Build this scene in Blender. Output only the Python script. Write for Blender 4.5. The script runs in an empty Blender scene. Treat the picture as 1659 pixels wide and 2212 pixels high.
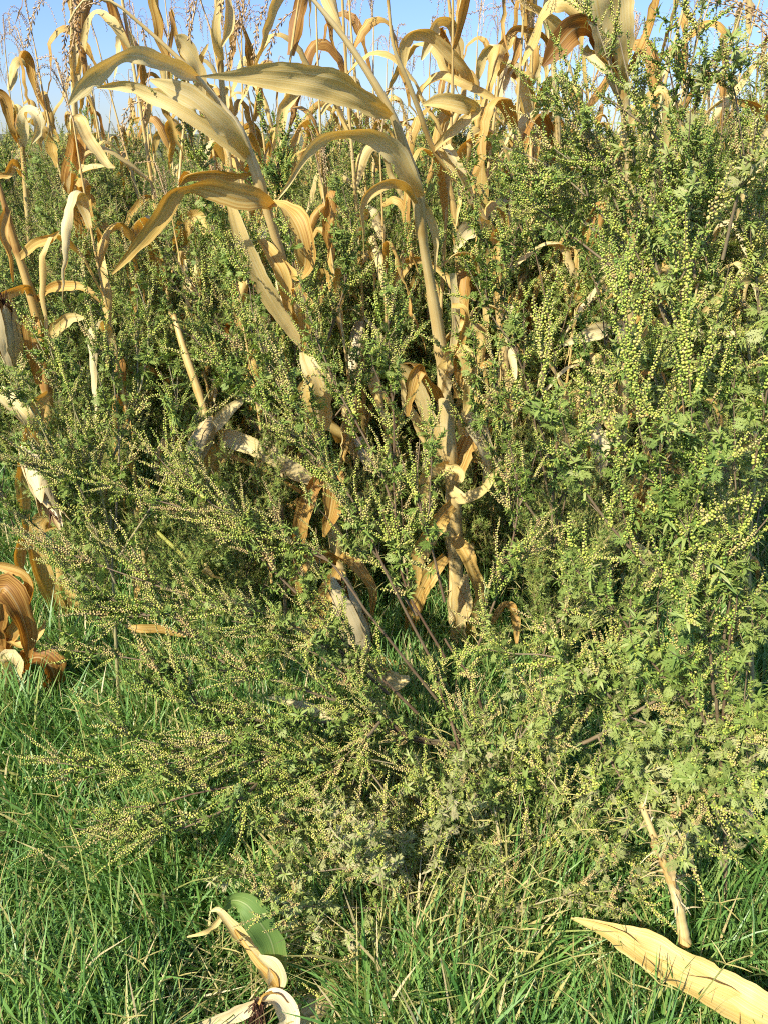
import bpy, math, random
import numpy as np
from mathutils import Vector
R = math.radians
scene = bpy.context.scene
col = scene.collection

# ------------------------------------------------------------------ camera
W, H = 1659.0, 2212.0            # working pixel grid
PITCH = R(26.2); TANV = 0.6645; CAMZ = 1.6
cd = bpy.data.cameras.new("camera"); cam = bpy.data.objects.new("camera", cd); col.objects.link(cam)
cd.sensor_fit = 'VERTICAL'; cd.angle = 2 * math.atan(TANV); cd.clip_start = 0.02; cd.clip_end = 2000
cam.location = (0, 0, CAMZ); cam.rotation_euler = (R(90) - PITCH, 0, 0)
scene.camera = cam
# ------------------------------------------------------------------ sky, sun, exposure
SUN_EL, SUN_AZ = 42.0, -140.0     # azimuth measured from +Y towards +X
sdir = Vector((math.sin(R(SUN_AZ)) * math.cos(R(SUN_EL)), math.cos(R(SUN_AZ)) * math.cos(R(SUN_EL)), math.sin(R(SUN_EL))))
world = bpy.data.worlds.new("World"); scene.world = world; world.use_nodes = True
nt = world.node_tree; bg = nt.nodes['Background']
sky = nt.nodes.new('ShaderNodeTexSky'); sky.sky_type = 'NISHITA'; sky.sun_disc = False
sky.sun_elevation = R(SUN_EL); sky.sun_rotation = R(SUN_AZ)
sky.air_density = 1.0; sky.dust_density = 0.2; sky.ozone_density = 3.0; sky.altitude = 100
tint = nt.nodes.new('ShaderNodeMixRGB'); tint.blend_type = 'MULTIPLY'; tint.inputs[0].default_value = 1
wtc = nt.nodes.new('ShaderNodeTexCoord'); wsx = nt.nodes.new('ShaderNodeSeparateXYZ'); nt.links.new(wtc.outputs['Generated'], wsx.inputs[0])
wr = nt.nodes.new('ShaderNodeValToRGB'); wr.color_ramp.elements[0].color = (0.31, 0.36, 0.50, 1); wr.color_ramp.elements[1].color = (1.0, 0.96, 0.92, 1)
wr.color_ramp.elements[0].position = 0.0; wr.color_ramp.elements[1].position = 0.55; m_ = wr.color_ramp.elements.new(0.2); m_.color = (0.42, 0.47, 0.68, 1)
nt.links.new(wsx.outputs[2], wr.inputs[0]); nt.links.new(wr.outputs[0], tint.inputs[2]); nt.links.new(sky.outputs[0], tint.inputs[1]); nt.links.new(tint.outputs[0], bg.inputs[0]); bg.inputs[1].default_value = 0.15
sd = bpy.data.lights.new("sun", 'SUN'); so = bpy.data.objects.new("sun", sd); col.objects.link(so)
sd.energy = 4.9; sd.angle = R(0.5); sd.color = (1.0, 0.92, 0.75)
so.rotation_euler = sdir.to_track_quat('Z', 'Y').to_euler()
scene.view_settings.view_transform = 'Standard'; scene.view_settings.look = 'None'
scene.view_settings.exposure = 1.05; scene.view_settings.gamma = 1
try:
    scene.cycles.max_bounces = 7; scene.cycles.diffuse_bounces = 4; scene.cycles.transmission_bounces = 4
    scene.cycles.transparent_max_bounces = 4; scene.cycles.glossy_bounces = 2
    scene.cycles.caustics_reflective = False; scene.cycles.caustics_refractive = False
    scene.cycles.pixel_filter_type = 'BLACKMAN_HARRIS'; scene.cycles.filter_width = 1.1
    scene.cycles.use_denoising = False; scene.cycles.use_adaptive_sampling = True; scene.cycles.adaptive_threshold = 0.03
except Exception: pass

# ------------------------------------------------------------------ helpers
FWD = np.array([0, math.cos(PITCH), -math.sin(PITCH)]); UP = np.array([0, math.sin(PITCH), math.cos(PITCH)])
def ray(px, py):
    return FWD + np.array([1., 0, 0]) * ((px - W / 2) / (W / 2) * TANV * W / H) + UP * (-(py - H / 2) / (H / 2) * TANV)
def P(px, py, d):
    r = ray(px, py); return np.array([0, 0, CAMZ]) + r * (d / r[1])
def G(px, py, z=0.0):
    r = ray(px, py); return np.array([0, 0, CAMZ]) + r * ((z - CAMZ) / r[2])
def pxm(p):                       # metres covered by one pixel at a point
    return 2 * TANV / H * float(np.dot(p - np.array([0, 0, CAMZ]), FWD))
def unit(v):
    v = np.asarray(v, float); n = np.linalg.norm(v, axis=-1, keepdims=True); return v / np.maximum(n, 1e-9)
def spline(pts, n):               # Catmull-Rom through pts, n samples at even length
    p = np.asarray(pts, float)
    if len(p) == 2:
        t = np.linspace(0, 1, n)[:, None]; return p[0] * (1 - t) + p[1] * t
    q = np.vstack([2 * p[0] - p[1], p, 2 * p[-1] - p[-2]]); out = []
    for i in range(1, len(q) - 2):
        t = np.linspace(0, 1, 16, endpoint=False)[:, None]
        a, b, c, d = q[i - 1], q[i], q[i + 1], q[i + 2]
        out.append(0.5 * (2 * b + (c - a) * t + (2 * a - 5 * b + 4 * c - d) * t ** 2 + (3 * b - a - 3 * c + d) * t ** 3))
    c = np.vstack(out + [p[-1:]])
    s = np.r_[0, np.cumsum(np.linalg.norm(np.diff(c[:, :3], axis=0), axis=1))]
    u = np.linspace(0, s[-1], n)
    return np.stack([np.interp(u, s, c[:, k]) for k in range(c.shape[1])], 1)

class Acc:                        # collects faces (quads and triangles) with a per-vertex tone and uv
    def __init__(s): s.v = []; s.q = []; s.t = []; s.a = []; s.uv = []; s.n = 0
    def add(s, v, q=None, t=None, tone=0.0, uv=None):
        v = np.asarray(v, float); m = len(v)
        s.v.append(v); s.a.append(np.broadcast_to(np.asarray(tone, float), (m,)).copy())
        s.uv.append(uv if uv is not None else np.zeros((m, 2)))
        if q is not None and len(q): s.q.append(np.asarray(q) + s.n)
        if t is not None and len(t): s.t.append(np.asarray(t) + s.n)
        s.n += m
    def arrays(s):
        z = lambda l, k: np.vstack(l) if l else np.zeros((0, k), int)
        return (np.vstack(s.v) if s.v else np.zeros((0, 3)), z(s.q, 4), z(s.t, 3), np.concatenate(s.a) if s.a else np.zeros(0), np.vstack(s.uv) if s.uv else np.zeros((0, 2)))
    def stamp(s, tpl, pos, rot, scale, tone):   # tpl arrays placed N times; rot (N,3,3) columns = axes
        v, q, t, a, uv = tpl; N = len(pos); m = len(v)
        if N == 0 or m == 0: return
        vv = np.einsum('nij,mj->nmi', rot, v) * np.asarray(scale).reshape(-1, 1, 1) + pos[:, None, :]
        off = (np.arange(N) * m)[:, None, None]
        s.add(vv.reshape(-1, 3), (q[None] + off).reshape(-1, 4) if len(q) else None, (t[None] + off).reshape(-1, 3) if len(t) else None,
              (a[None] + np.asarray(tone).reshape(-1, 1)).reshape(-1), np.tile(uv, (N, 1)))
def make_mesh(name, arr, mat, smooth=True):
    v, q, t, a, uv = arr
    me = bpy.data.meshes.new(name)
    nq, ntr = len(q), len(t)
    me.vertices.add(len(v)); me.vertices.foreach_set('co', v.astype(np.float32).ravel())
    loops = np.concatenate([q.ravel(), t.ravel()]).astype(np.int32)
    me.loops.add(len(loops)); me.loops.foreach_set('vertex_index', loops)
    me.polygons.add(nq + ntr)
    st = np.concatenate([np.arange(nq) * 4, nq * 4 + np.arange(ntr) * 3]).astype(np.int32)
    me.polygons.foreach_set('loop_start', st)
    me.update(calc_edges=True)
    me.polygons.foreach_set('use_smooth', np.full(nq + ntr, smooth, dtype=bool))
    at = me.attributes.new('tone', 'FLOAT', 'POINT'); at.data.foreach_set('value', a.astype(np.float32))
    ul = me.uv_layers.new(name='UVMap'); ul.data.foreach_set('uv', uv[loops].astype(np.float32).ravel())
    me.materials.append(mat); me.update()
    return me
def obj(name, arr, mat, parent=None, smooth=True, origin=None):
    if isinstance(arr, Acc): arr = arr.arrays()
    if origin is not None: arr = (arr[0] - origin,) + tuple(arr[1:])
    o = bpy.data.objects.new(name, arr if isinstance(arr, bpy.types.Mesh) else make_mesh(name, arr, mat, smooth))
    col.objects.link(o)
    if parent is not None: o.parent = parent
    elif origin is not None: o.location = origin
    return o
def tag(o, label=None, cat=None, group=None, kind=None):
    if label: o['label'] = label
    if cat: o['category'] = cat
    if group: o['group'] = group
    if kind: o['kind'] = kind
    return o
def thing(name, loc, label, cat, group=None):
    o = bpy.data.objects.new(name, None); o.empty_display_size = 0.1; col.objects.link(o); o.location = loc
    return tag(o, label, cat, group)
def copy_tree(o, parent=None):
    c = o.copy(); col.objects.link(c); c.parent = parent
    for ch in o.children: copy_tree(ch, c)
    return c

# ------------------------------------------------------------------ materials
def new_mat(name):
    m = bpy.data.materials.new(name); m.use_nodes = True; n = m.node_tree
    for x in list(n.nodes): n.nodes.remove(x)
    return m, n, n.nodes, n.links
def ramp(N, stops, interp='LINEAR'):
    r = N.new('ShaderNodeValToRGB'); r.color_ramp.interpolation = interp; e = r.color_ramp.elements
    e[0].position, e[0].color = stops[0][0], (*stops[0][1], 1); e[1].position, e[1].color = stops[-1][0], (*stops[-1][1], 1)
    for p, c in stops[1:-1]:
        x = e.new(p); x.color = (*c, 1)
    return r
def math_node(N, L, op, a, b=None, clamp=False):
    m = N.new('ShaderNodeMath'); m.operation = op; m.use_clamp = clamp
    for i, v in enumerate((a, b)):
        if v is None: continue
        if isinstance(v, (int, float)): m.inputs[i].default_value = v
        else: L.new(v, m.inputs[i])
    return m.outputs[0]
def leafy(name, stops, trans=0.3, rough=0.6, trans_tint=(1, 1, 1), spec=0.3, noise_scale=None, noise_amt=0.25, rnd=0.2, streak=None, midrib=None, bump=0.0, blotch=None):
    """leaf-like surface: tone attribute + object random + noise drive a colour ramp; part of the light passes through"""
    m, n, N, L = new_mat(name)
    at = N.new('ShaderNodeAttribute'); at.attribute_name = 'tone'
    oi = N.new('ShaderNodeObjectInfo')
    val = math_node(N, L, 'ADD', at.outputs['Fac'], math_node(N, L, 'MULTIPLY', math_node(N, L, 'SUBTRACT', oi.outputs['Random'], 0.5), rnd))
    uvn = N.new('ShaderNodeUVMap')
    hgt = None
    if noise_scale:
        nz = N.new('ShaderNodeTexNoise'); nz.inputs['Scale'].default_value = noise_scale; nz.inputs['Detail'].default_value = 3
        tc = N.new('ShaderNodeTexCoord'); L.new(tc.outputs['Object'], nz.inputs['Vector'])
        val = math_node(N, L, 'ADD', val, math_node(N, L, 'MULTIPLY', math_node(N, L, 'SUBTRACT', nz.outputs['Fac'], 0.5), noise_amt * 2))
    if streak:
        mp = N.new('ShaderNodeMapping'); mp.inputs['Scale'].default_value = (streak[0], streak[1], 1); L.new(uvn.outputs[0], mp.inputs[0])
        add = N.new('ShaderNodeVectorMath'); add.operation = 'ADD'; L.new(mp.outputs[0], add.inputs[0])
        cmb = N.new('ShaderNodeCombineXYZ'); L.new(math_node(N, L, 'MULTIPLY', oi.outputs['Random'], 37.0), cmb.inputs[2]); L.new(cmb.outputs[0], add.inputs[1])
        sn = N.new('ShaderNodeTexNoise'); sn.inputs['Scale'].default_value = 1.0; sn.inputs['Detail'].default_value = 1.2; sn.inputs['Roughness'].default_value = 0.5; L.new(add.outputs[0], sn.inputs['Vector'])
        val = math_node(N, L, 'ADD', val, math_node(N, L, 'MULTIPLY', math_node(N, L, 'SUBTRACT', sn.outputs['Fac'], 0.5), streak[2]))
        hgt = sn.outputs['Fac']
    rp = ramp(N, stops); L.new(math_node(N, L, 'ADD', val, 0.0, True), rp.inputs[0])
    c = rp.outputs[0]
    if midrib:
        sx = N.new('ShaderNodeSeparateXYZ'); L.new(uvn.outputs[0], sx.inputs[0])
        dd = math_node(N, L, 'ABSOLUTE', math_node(N, L, 'SUBTRACT', sx.outputs[0], 0.5))
        mk = math_node(N, L, 'LESS_THAN', dd, 0.022)
        mx = N.new('ShaderNodeMixRGB'); L.new(math_node(N, L, 'MULTIPLY', mk, 0.45), mx.inputs[0]); L.new(c, mx.inputs[1]); mx.inputs[2].default_value = (*midrib, 1); c = mx.outputs[0]
    if blotch:
        bn = N.new('ShaderNodeTexNoise'); bn.inputs['Scale'].default_value = blotch[0]; bn.inputs['Detail'].default_value = 2
        tc2 = N.new('ShaderNodeTexCoord'); L.new(tc2.outputs['Object'], bn.inputs['Vector'])
        br = ramp(N, [(blotch[1], (0, 0, 0)), (blotch[1] + 0.16, (1, 1, 1))]); L.new(bn.outputs['Fac'], br.inputs[0])
        mx = N.new('ShaderNodeMixRGB'); mx.blend_type = 'MIX'; L.new(math_node(N, L, 'MULTIPLY', br.outputs[0], 0.55), mx.inputs[0]); L.new(c, mx.inputs[1]); mx.inputs[2].default_value = (*blotch[2], 1); c = mx.outputs[0]
    pb = N.new('ShaderNodeBsdfPrincipled'); pb.inputs['Roughness'].default_value = rough; pb.inputs['Specular IOR Level'].default_value = spec
    L.new(c, pb.inputs['Base Color'])
    out = N.new('ShaderNodeOutputMaterial')
    if bump and hgt is not None:
        bp = N.new('ShaderNodeBump'); bp.inputs['Strength'].default_value = bump; bp.inputs['Distance'].default_value = 0.002; L.new(hgt, bp.inputs['Height']); L.new(bp.outputs[0], pb.inputs['Normal'])
    if trans > 0:
        tr = N.new('ShaderNodeBsdfTranslucent'); mt = N.new('ShaderNodeMixRGB'); mt.blend_type = 'MULTIPLY'; mt.inputs[0].default_value = 1; L.new(c, mt.inputs[1]); mt.inputs[2].default_value = (*trans_tint, 1)
        L.new(mt.outputs[0], tr.inputs['Color'])
        ms = N.new('ShaderNodeMixShader'); ms.inputs[0].default_value = trans; L.new(pb.outputs[0], ms.inputs[1]); L.new(tr.outputs[0], ms.inputs[2]); L.new(ms.outputs[0], out.inputs[0])
    else: L.new(pb.outputs[0], out.inputs[0])
    return m
M_maize = leafy('dry_maize_leaf', [(0.0, (0.21, 0.09, 0.02)), (0.2, (0.42, 0.225, 0.05)), (0.42, (0.57, 0.395, 0.11)), (0.7, (0.65, 0.50, 0.19)), (1.0, (0.70, 0.61, 0.34))],
                trans=0.36, trans_tint=(1.0, 0.68, 0.22), rough=0.55, streak=(27, 3.0, 0.95), midrib=(0.60, 0.48, 0.24), rnd=0.22, noise_scale=9, noise_amt=0.2, bump=0.2, blotch=(11, 0.62, (0.24, 0.14, 0.055)))
M_mgreen = leafy('half_green_maize_leaf', [(0.0, (0.07, 0.14, 0.03)), (0.5, (0.13, 0.22, 0.05)), (1.0, (0.30, 0.34, 0.10))], trans=0.3, trans_tint=(1.0, 1.0, 0.4), streak=(24, 4, 0.6), midrib=(0.4, 0.42, 0.2), noise_scale=9, bump=0.4)
M_stalk = leafy('dry_maize_stalk', [(0.0, (0.26, 0.13, 0.035)), (0.35, (0.42, 0.28, 0.09)), (0.7, (0.54, 0.41, 0.18)), (1.0, (0.62, 0.52, 0.30))], trans=0.0, rough=0.45, streak=(16, 3, 0.7), rnd=0.2, noise_scale=12, noise_amt=0.3, bump=0.2)
M_husk = leafy('dry_maize_husk', [(0.0, (0.34, 0.21, 0.07)), (0.4, (0.50, 0.39, 0.19)), (1.0, (0.62, 0.55, 0.37))], trans=0.15, trans_tint=(1, .8, .45), rough=0.5, streak=(20, 3, 0.8), rnd=0.15, bump=0.25)
M_silk = leafy('dark_maize_silk', [(0, (0.03, 0.012, 0.006)), (1, (0.12, 0.05, 0.025))], trans=0, rough=0.8)
M_tassel = leafy('dry_maize_tassel', [(0.0, (0.26, 0.14, 0.06)), (0.5, (0.48, 0.33, 0.17)), (1.0, (0.66, 0.52, 0.32))], trans=0.15, rnd=0.3, noise_scale=60, noise_amt=0.3)
M_grass = leafy('green_grass', [(0.0, (0.06, 0.16, 0.035)), (0.25, (0.12, 0.255, 0.055)), (0.45, (0.19, 0.34, 0.08)), (0.62, (0.27, 0.35, 0.09)), (0.8, (0.48, 0.42, 0.15)), (1.0, (0.58, 0.47, 0.25))], trans=0.38, trans_tint=(1.0, 1.0, 0.5), rough=0.42, spec=0.5, rnd=0)
M_rleaf = leafy('ragweed_leaf', [(0.0, (0.085, 0.155, 0.03)), (0.35, (0.19, 0.27, 0.055)), (0.65, (0.30, 0.36, 0.10)), (0.85, (0.36, 0.37, 0.155)), (1.0, (0.45, 0.39, 0.22))], trans=0.35, trans_tint=(1.0, 1.0, 0.5), rough=0.55, rnd=0.22, noise_scale=7, noise_amt=0.22)
M_rseed = leafy('ragweed_flower_heads', [(0.0, (0.12, 0.22, 0.045)), (0.3, (0.30, 0.38, 0.06)), (0.55, (0.46, 0.46, 0.09)), (0.75, (0.50, 0.43, 0.17)), (1.0, (0.40, 0.27, 0.11))], trans=0.12, trans_tint=(1, 1, .4), rough=0.6, rnd=0.25, noise_scale=5, noise_amt=0.28)
M_rstem = leafy('ragweed_stem', [(0.0, (0.10, 0.055, 0.032)), (0.4, (0.15, 0.11, 0.062)), (0.7, (0.22, 0.18, 0.105)), (1.0, (0.32, 0.30, 0.11))], trans=0, rough=0.6, rnd=0.3, noise_scale=18, noise_amt=0.35)
def soil_mat():
    m, n, N, L = new_mat('field_soil')
    nz = N.new('ShaderNodeTexNoise'); nz.inputs['Scale'].default_value = 3; nz.inputs['Detail'].default_value = 8
    tc = N.new('ShaderNodeTexCoord'); L.new(tc.outputs['Object'], nz.inputs['Vector'])
    rp = ramp(N, [(0.35, (0.035, 0.05, 0.015)), (0.5, (0.06, 0.065, 0.02)), (0.62, (0.11, 0.085, 0.045)), (0.75, (0.20, 0.15, 0.08))]); L.new(nz.outputs['Fac'], rp.inputs[0])
    pb = N.new('ShaderNodeBsdfPrincipled'); pb.inputs['Roughness'].default_value = 0.95; L.new(rp.outputs[0], pb.inputs['Base Color'])
    bp = N.new('ShaderNodeBump'); bp.inputs['Strength'].default_value = 0.8; bp.inputs['Distance'].default_value = 0.03; L.new(nz.outputs['Fac'], bp.inputs['Height']); L.new(bp.outputs[0], pb.inputs['Normal'])
    out = N.new('ShaderNodeOutputMaterial'); L.new(pb.outputs[0], out.inputs[0]); return m
M_soil = soil_mat()

# ------------------------------------------------------------------ ground
def ground():
    xs = np.r_[-1500, -300, -60, np.linspace(-12, 12, 97), 60, 300, 1500]; ys = np.r_[-60, -8, np.linspace(-1, 14, 76), 40, 200, 1500]
    X, Y = np.meshgrid(xs, ys)
    Z = 0.012 * np.sin(X * 7.1 + Y * 3) + 0.01 * np.sin(Y * 9.3 - X * 2.2) - 0.01
    Z[(abs(X) > 20) | (Y > 20)] = -0.01
    v = np.stack([X, Y, Z], -1).reshape(-1, 3); nx, ny = len(xs), len(ys)
    i = (np.arange(ny - 1)[:, None] * nx + np.arange(nx - 1)).ravel()
    q = np.stack([i, i + 1, i + nx + 1, i + nx], 1)
    tag(obj('ground', (v, q, np.zeros((0, 3), int), np.full(len(v), .5), np.zeros((len(v), 2))), M_soil), kind='structure')
ground()

# ------------------------------------------------------------------ grass
def blades(rng, x, y, z, L, wid, az, lean, curve, tone, segs=4):
    N = len(x); t = np.linspace(0, 1, segs + 1)
    d = np.stack([np.cos(az), np.sin(az)], 1)
    th = lean[:, None] + curve[:, None] * t[None]          # angle from vertical
    step = (L / segs)[:, None]
    hx = np.cumsum(np.sin(th) * step, 1); hz = np.cumsum(np.cos(th) * step, 1)
    hx = np.c_[np.zeros(N), hx[:, :-1]]; hz = np.c_[np.zeros(N), hz[:, :-1]]
    c = np.stack([x[:, None] + hx * d[:, 0:1], y[:, None] + hx * d[:, 1:2], z[:, None] + np.maximum(hz, -0.0) + 0.0], -1)
    sa = az + np.pi / 2 + rng.uniform(-.9, .9, N)
    s = np.stack([np.cos(sa), np.sin(sa), rng.uniform(-.4, .4, N)], 1)
    w = wid[:, None] * 0.5 * np.array([0.75, 1, .9, .6, .05][:segs + 1] if segs == 4 else np.linspace(1, .05, segs + 1))[None]
    a = c - s[:, None] * w[..., None]; b = c + s[:, None] * w[..., None]
    v = np.stack([a, b], 2).reshape(-1, 3)
    k = np.arange(segs) * 2; q = np.stack([k, k + 1, k + 3, k + 2], 1)
    q = (q[None] + (np.arange(N) * (segs + 1) * 2)[:, None, None]).reshape(-1, 4)
    return v, q, np.repeat(tone, (segs + 1) * 2)
def grass():
    rng = np.random.default_rng(4)
    A = Acc(); S = Acc()
    def region(N, y0, y1, Lm, seed):
        y = rng.uniform(y0, y1, N); x = rng.uniform(-1, 1, N) * (0.62 * np.sqrt(y ** 2 + 1.6) + 0.25)
        cl = np.sin(x * 9 + 2 * np.sin(y * 5)) * np.sin(y * 11 + 1.5 * np.sin(x * 7))
        L = Lm * rng.uniform(.45, 1.25, N) * (1 + .3 * cl)
        # dry patch under the weed in the middle
        dry = np.exp(-(((x - .12) / .33) ** 2 + ((y - 1.32) / .38) ** 2)) + .35 * np.exp(-(((x + .9) / .25) ** 2 + ((y - .95) / .2) ** 2))
        tone = np.clip(rng.normal(.34, .14, N) + .07 * cl + np.where(rng.random(N) < .12 + .6 * dry, rng.uniform(.25, .6, N), 0), 0, 1)
        near = (np.abs(x + .24) < .17) & (y < 1.03); L = np.where(near, L * .3, L)
        az = rng.uniform(0, 2 * np.pi, N) * .5 + (np.pi * .25) + rng.normal(0, 1.2, N) + np.sin(x * 4 + y * 3)
        A.add(*(lambda r: (r[0], r[1]))(r := blades(rng, x, y, np.zeros(N) - .01, L, rng.uniform(.0030, .0084, N), az, rng.uniform(0.05, .9, N), rng.uniform(-.1, 1.3, N), tone)), tone=r[2])
    region(44000, .72, 2.3, .21, 0); region(24000, 2.3, 4.2, .2, 1)
    # low creeping thatch
    N = 26000; y = rng.uniform(.7, 3.0, N); x = rng.uniform(-1, 1, N) * (0.62 * np.sqrt(y ** 2 + 1.6) + .2)
    tone = np.where(rng.random(N) < .55, rng.uniform(.55, 1, N), rng.uniform(0, .4, N))
    r = blades(rng, x, y, rng.uniform(0, .05, N), rng.uniform(.06, .2, N), rng.uniform(.0018, .0045, N), rng.uniform(0, 6.28, N), rng.uniform(1.0, 1.6, N), rng.uniform(-.5, .3, N), tone)
    A.add(r[0], r[1], tone=r[2])
    tag(obj('grass', A, M_grass), 'long green grass with yellowed blades under the weeds', 'grass', kind='stuff')
    # pale flowering stems of the grass with finger-like heads
    for i in range(150):
        y = rng.uniform(.8, 2.2); x = rng.uniform(-.75, .75) * (0.5 * np.sqrt(y ** 2 + 2.5)); az = rng.uniform(0, 6.28); ln = rng.uniform(.2, .42); le = rng.uniform(.1, .9)
        p = np.array([x, y, 0.]); d = np.array([math.cos(az) * math.sin(le), math.sin(az) * math.sin(le), math.cos(le)])
        c = spline([p, p + d * ln * .5, p + d * ln + np.array([0, 0, -.02])], 5); tube(S, c, [.0011] * 5, 3, .65)
        for k in range(4):
            aa = az + k * 1.57 + rng.uniform(-.4, .4); e = d * .5 + np.array([math.cos(aa), math.sin(aa), .1]) * .8
            tube(S, spline([c[-1], c[-1] + e * .025, c[-1] + e * .05 + np.array([0, 0, -.006])], 4), [.0012, .0014, .0013, .0004], 3, .8)
    tag(obj('grass_stems', S, M_grass), 'thin pale flowering grass stems standing above the blades', 'grass', kind='stuff')

def tube(A, c, r, n=6, tone=0.5, vscale=1.0, cap=False):
    c = np.asarray(c, float); r = np.asarray(r, float); m = len(c)
    T = unit(np.gradient(c, axis=0)); ref = np.array([0.31, 0.2, 0.93])
    if abs(np.dot(T[0], unit(ref))) > .95: ref = np.array([1., 0.1, 0])
    nrm = unit(ref - np.dot(ref, T[0]) * T[0]); X = []
    for i in range(m):
        nrm = unit(nrm - np.dot(nrm, T[i]) * T[i]); X.append(nrm)
    X = np.array(X); Y = np.cross(T, X)
    a = np.linspace(0, 2 * np.pi, n + 1)
    ring = c[:, None] + r[:, None, None] * (X[:, None] * np.cos(a)[None, :, None] + Y[:, None] * np.sin(a)[None, :, None])
    s = np.r_[0, np.cumsum(np.linalg.norm(np.diff(c, axis=0), axis=1))] * vscale
    uv = np.stack([np.broadcast_to(a / 6.283, (m, n + 1)), np.broadcast_to(s[:, None], (m, n + 1))], -1).reshape(-1, 2)
    i = (np.arange(m - 1)[:, None] * (n + 1) + np.arange(n)).ravel()
    q = np.stack([i, i + 1, i + n + 2, i + n + 1], 1)
    tn = np.repeat(np.broadcast_to(np.asarray(tone, float), (m,)), n + 1)
    A.add(ring.reshape(-1, 3), q, tone=tn, uv=uv)
grass()

# ------------------------------------------------------------------ maize
def ribbon(A, c, side, w, curl, rng, wave=0.12, k=7, tone=0.5, fold=0.1):
    """leaf blade along c; side vectors; half-width w; curl = bend angle of the cross-section"""
    m = len(c); T = unit(np.gradient(c, axis=0)); side = unit(side - (side * T).sum(1, keepdims=True) * T); nr = np.cross(T, side)
    s = np.linspace(-1, 1, k)[None]; cu = np.broadcast_to(np.asarray(curl, float), (m,))[:, None] + 1e-3
    xs = np.sin(s * cu) / cu; zs = (1 - np.cos(s * cu)) / cu
    ln = np.r_[0, np.cumsum(np.linalg.norm(np.diff(c, axis=0), axis=1))]
    ph = rng.uniform(0, 6.28, 4); f = rng.uniform(14, 34, 2)
    wl = np.sin(ln * f[0] + ph[0]) + .6 * np.sin(ln * f[1] * 1.7 + ph[1]); wr = np.sin(ln * f[1] + ph[2]) + .6 * np.sin(ln * f[0] * 1.9 + ph[3])
    wv = np.where(s < 0, wl[:, None], wr[:, None]) * np.abs(s) ** 2 * wave
    creases = .05 * np.sin(s * 9 + 1.5 * np.sin(ln[:, None] * 8 + ph[1]))          # lengthwise pleats of a dry blade
    cr = 0
    for _ in range(4):
        fa, fb, p_ = rng.uniform(15, 75), rng.uniform(-4, 4), rng.uniform(0, 6.28); cr = cr + np.sin(ln[:, None] * fa + s * fb + p_) * rng.uniform(.01, .035)
    zs = zs + wv + creases + cr + np.abs(s) * fold
    ed = 1 + .05 * np.sin(ln[:, None] * 60 + ph[0]) * np.abs(s) + .03 * np.sin(ln[:, None] * 190 + ph[2]) * np.abs(s)
    for _ in range(rng.integers(1, 5)):                                   # torn notches along the edges
        q0, sd_, dp = rng.uniform(.15, .95) * ln[-1], rng.choice([-1, 1]), rng.uniform(.1, .45); ed = ed - dp * np.exp(-((ln[:, None] - q0) / rng.uniform(.006, .025)) ** 2) * np.clip(s * sd_, 0, 1) ** 2
    wj = w[:, None] * ed
    v = c[:, None] + side[:, None] * (xs * wj)[..., None] + nr[:, None] * (zs * wj)[..., None]
    uv = np.stack([np.broadcast_to(s * .5 + .5, (m, k)), np.broadcast_to(ln[:, None], (m, k))], -1).reshape(-1, 2)
    i = (np.arange(m - 1)[:, None] * k + np.arange(k - 1)).ravel(); q = np.stack([i, i + 1, i + k + 1, i + k], 1)
    A.add(v.reshape(-1, 3), q, tone=np.repeat(np.broadcast_to(np.asarray(tone, float), (m,)), k), uv=uv)
HR = np.random.default_rng(77)
def hero_leaf(parent, pts, w, roll=0, curl=0.5, tone=0.5, mat=None, wave=.12, n=44, name='leaf', fold=.1, label=None, loc=None):
    """pts: (px, py, depth); w: full widths in pixels (real width = pixels x metres per pixel there); roll: turn of the blade about its own line"""
    p3 = np.array([P(*p) for p in pts]); m = len(p3)
    wm = np.array([pxm(p) for p in p3]) * np.interp(np.linspace(0, 1, m), np.linspace(0, 1, len(w)), w) * .5
    rl = np.interp(np.linspace(0, 1, m), np.linspace(0, 1, len(roll)), roll) if hasattr(roll, '__len__') else np.full(m, float(roll))
    al = spline(np.c_[p3, wm, rl], n); c = al[:, :3]; T = unit(np.gradient(c, axis=0)); view = unit(c - np.array([0, 0, CAMZ]))
    s0 = unit(np.cross(T, view)); b = np.cross(s0, T); a = np.radians(al[:, 4])[:, None]
    side = s0 * np.cos(a) + b * np.sin(a)
    cu = np.interp(np.linspace(0, 1, n), np.linspace(0, 1, len(curl)), curl) if hasattr(curl, '__len__') else curl
    A = Acc(); ribbon(A, c, side, np.maximum(al[:, 3], .0006), cu, HR, wave, 9, tone + (.12 if mat is None else 0), fold)
    o = obj(name, A, mat or M_maize, parent, origin=np.array(loc if loc is not None else (parent.location if parent else c[0])))
    if label: o['label'] = label
    return o
def stalk_acc(c, r, rng, nodes=7, tone=.55):
    """ringed maize stalk with thickened nodes and leaf sheaths"""
    A = Acc(); m = len(c); t = np.linspace(0, 1, m); ph = t * nodes; fr = ph % 1
    rr = r * (1 + .18 * np.exp(-((fr - .02) / .035) ** 2) + .18 * np.exp(-((fr - 1) / .03) ** 2) + .10 * (fr < .55))
    tube(A, c, rr, 10, tone + .12 * np.sin(np.floor(ph) * 2.3) - .22 * np.exp(-((fr - .0) / .05) ** 2), 1.0)
    return A
def hero_stalk(parent, pts, w, tone=.55, nodes=6):
    p3 = np.array([P(*p) for p in pts]); m = len(p3)
    wm = np.array([pxm(p) for p in p3]) * np.interp(np.linspace(0, 1, m), np.linspace(0, 1, len(w)), w) * .43
    al = spline(np.c_[p3, wm], 90)
    return obj('stalk', stalk_acc(al[:, :3], al[:, 3], HR, nodes, tone), M_stalk, parent, origin=np.array(parent.location))
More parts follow.
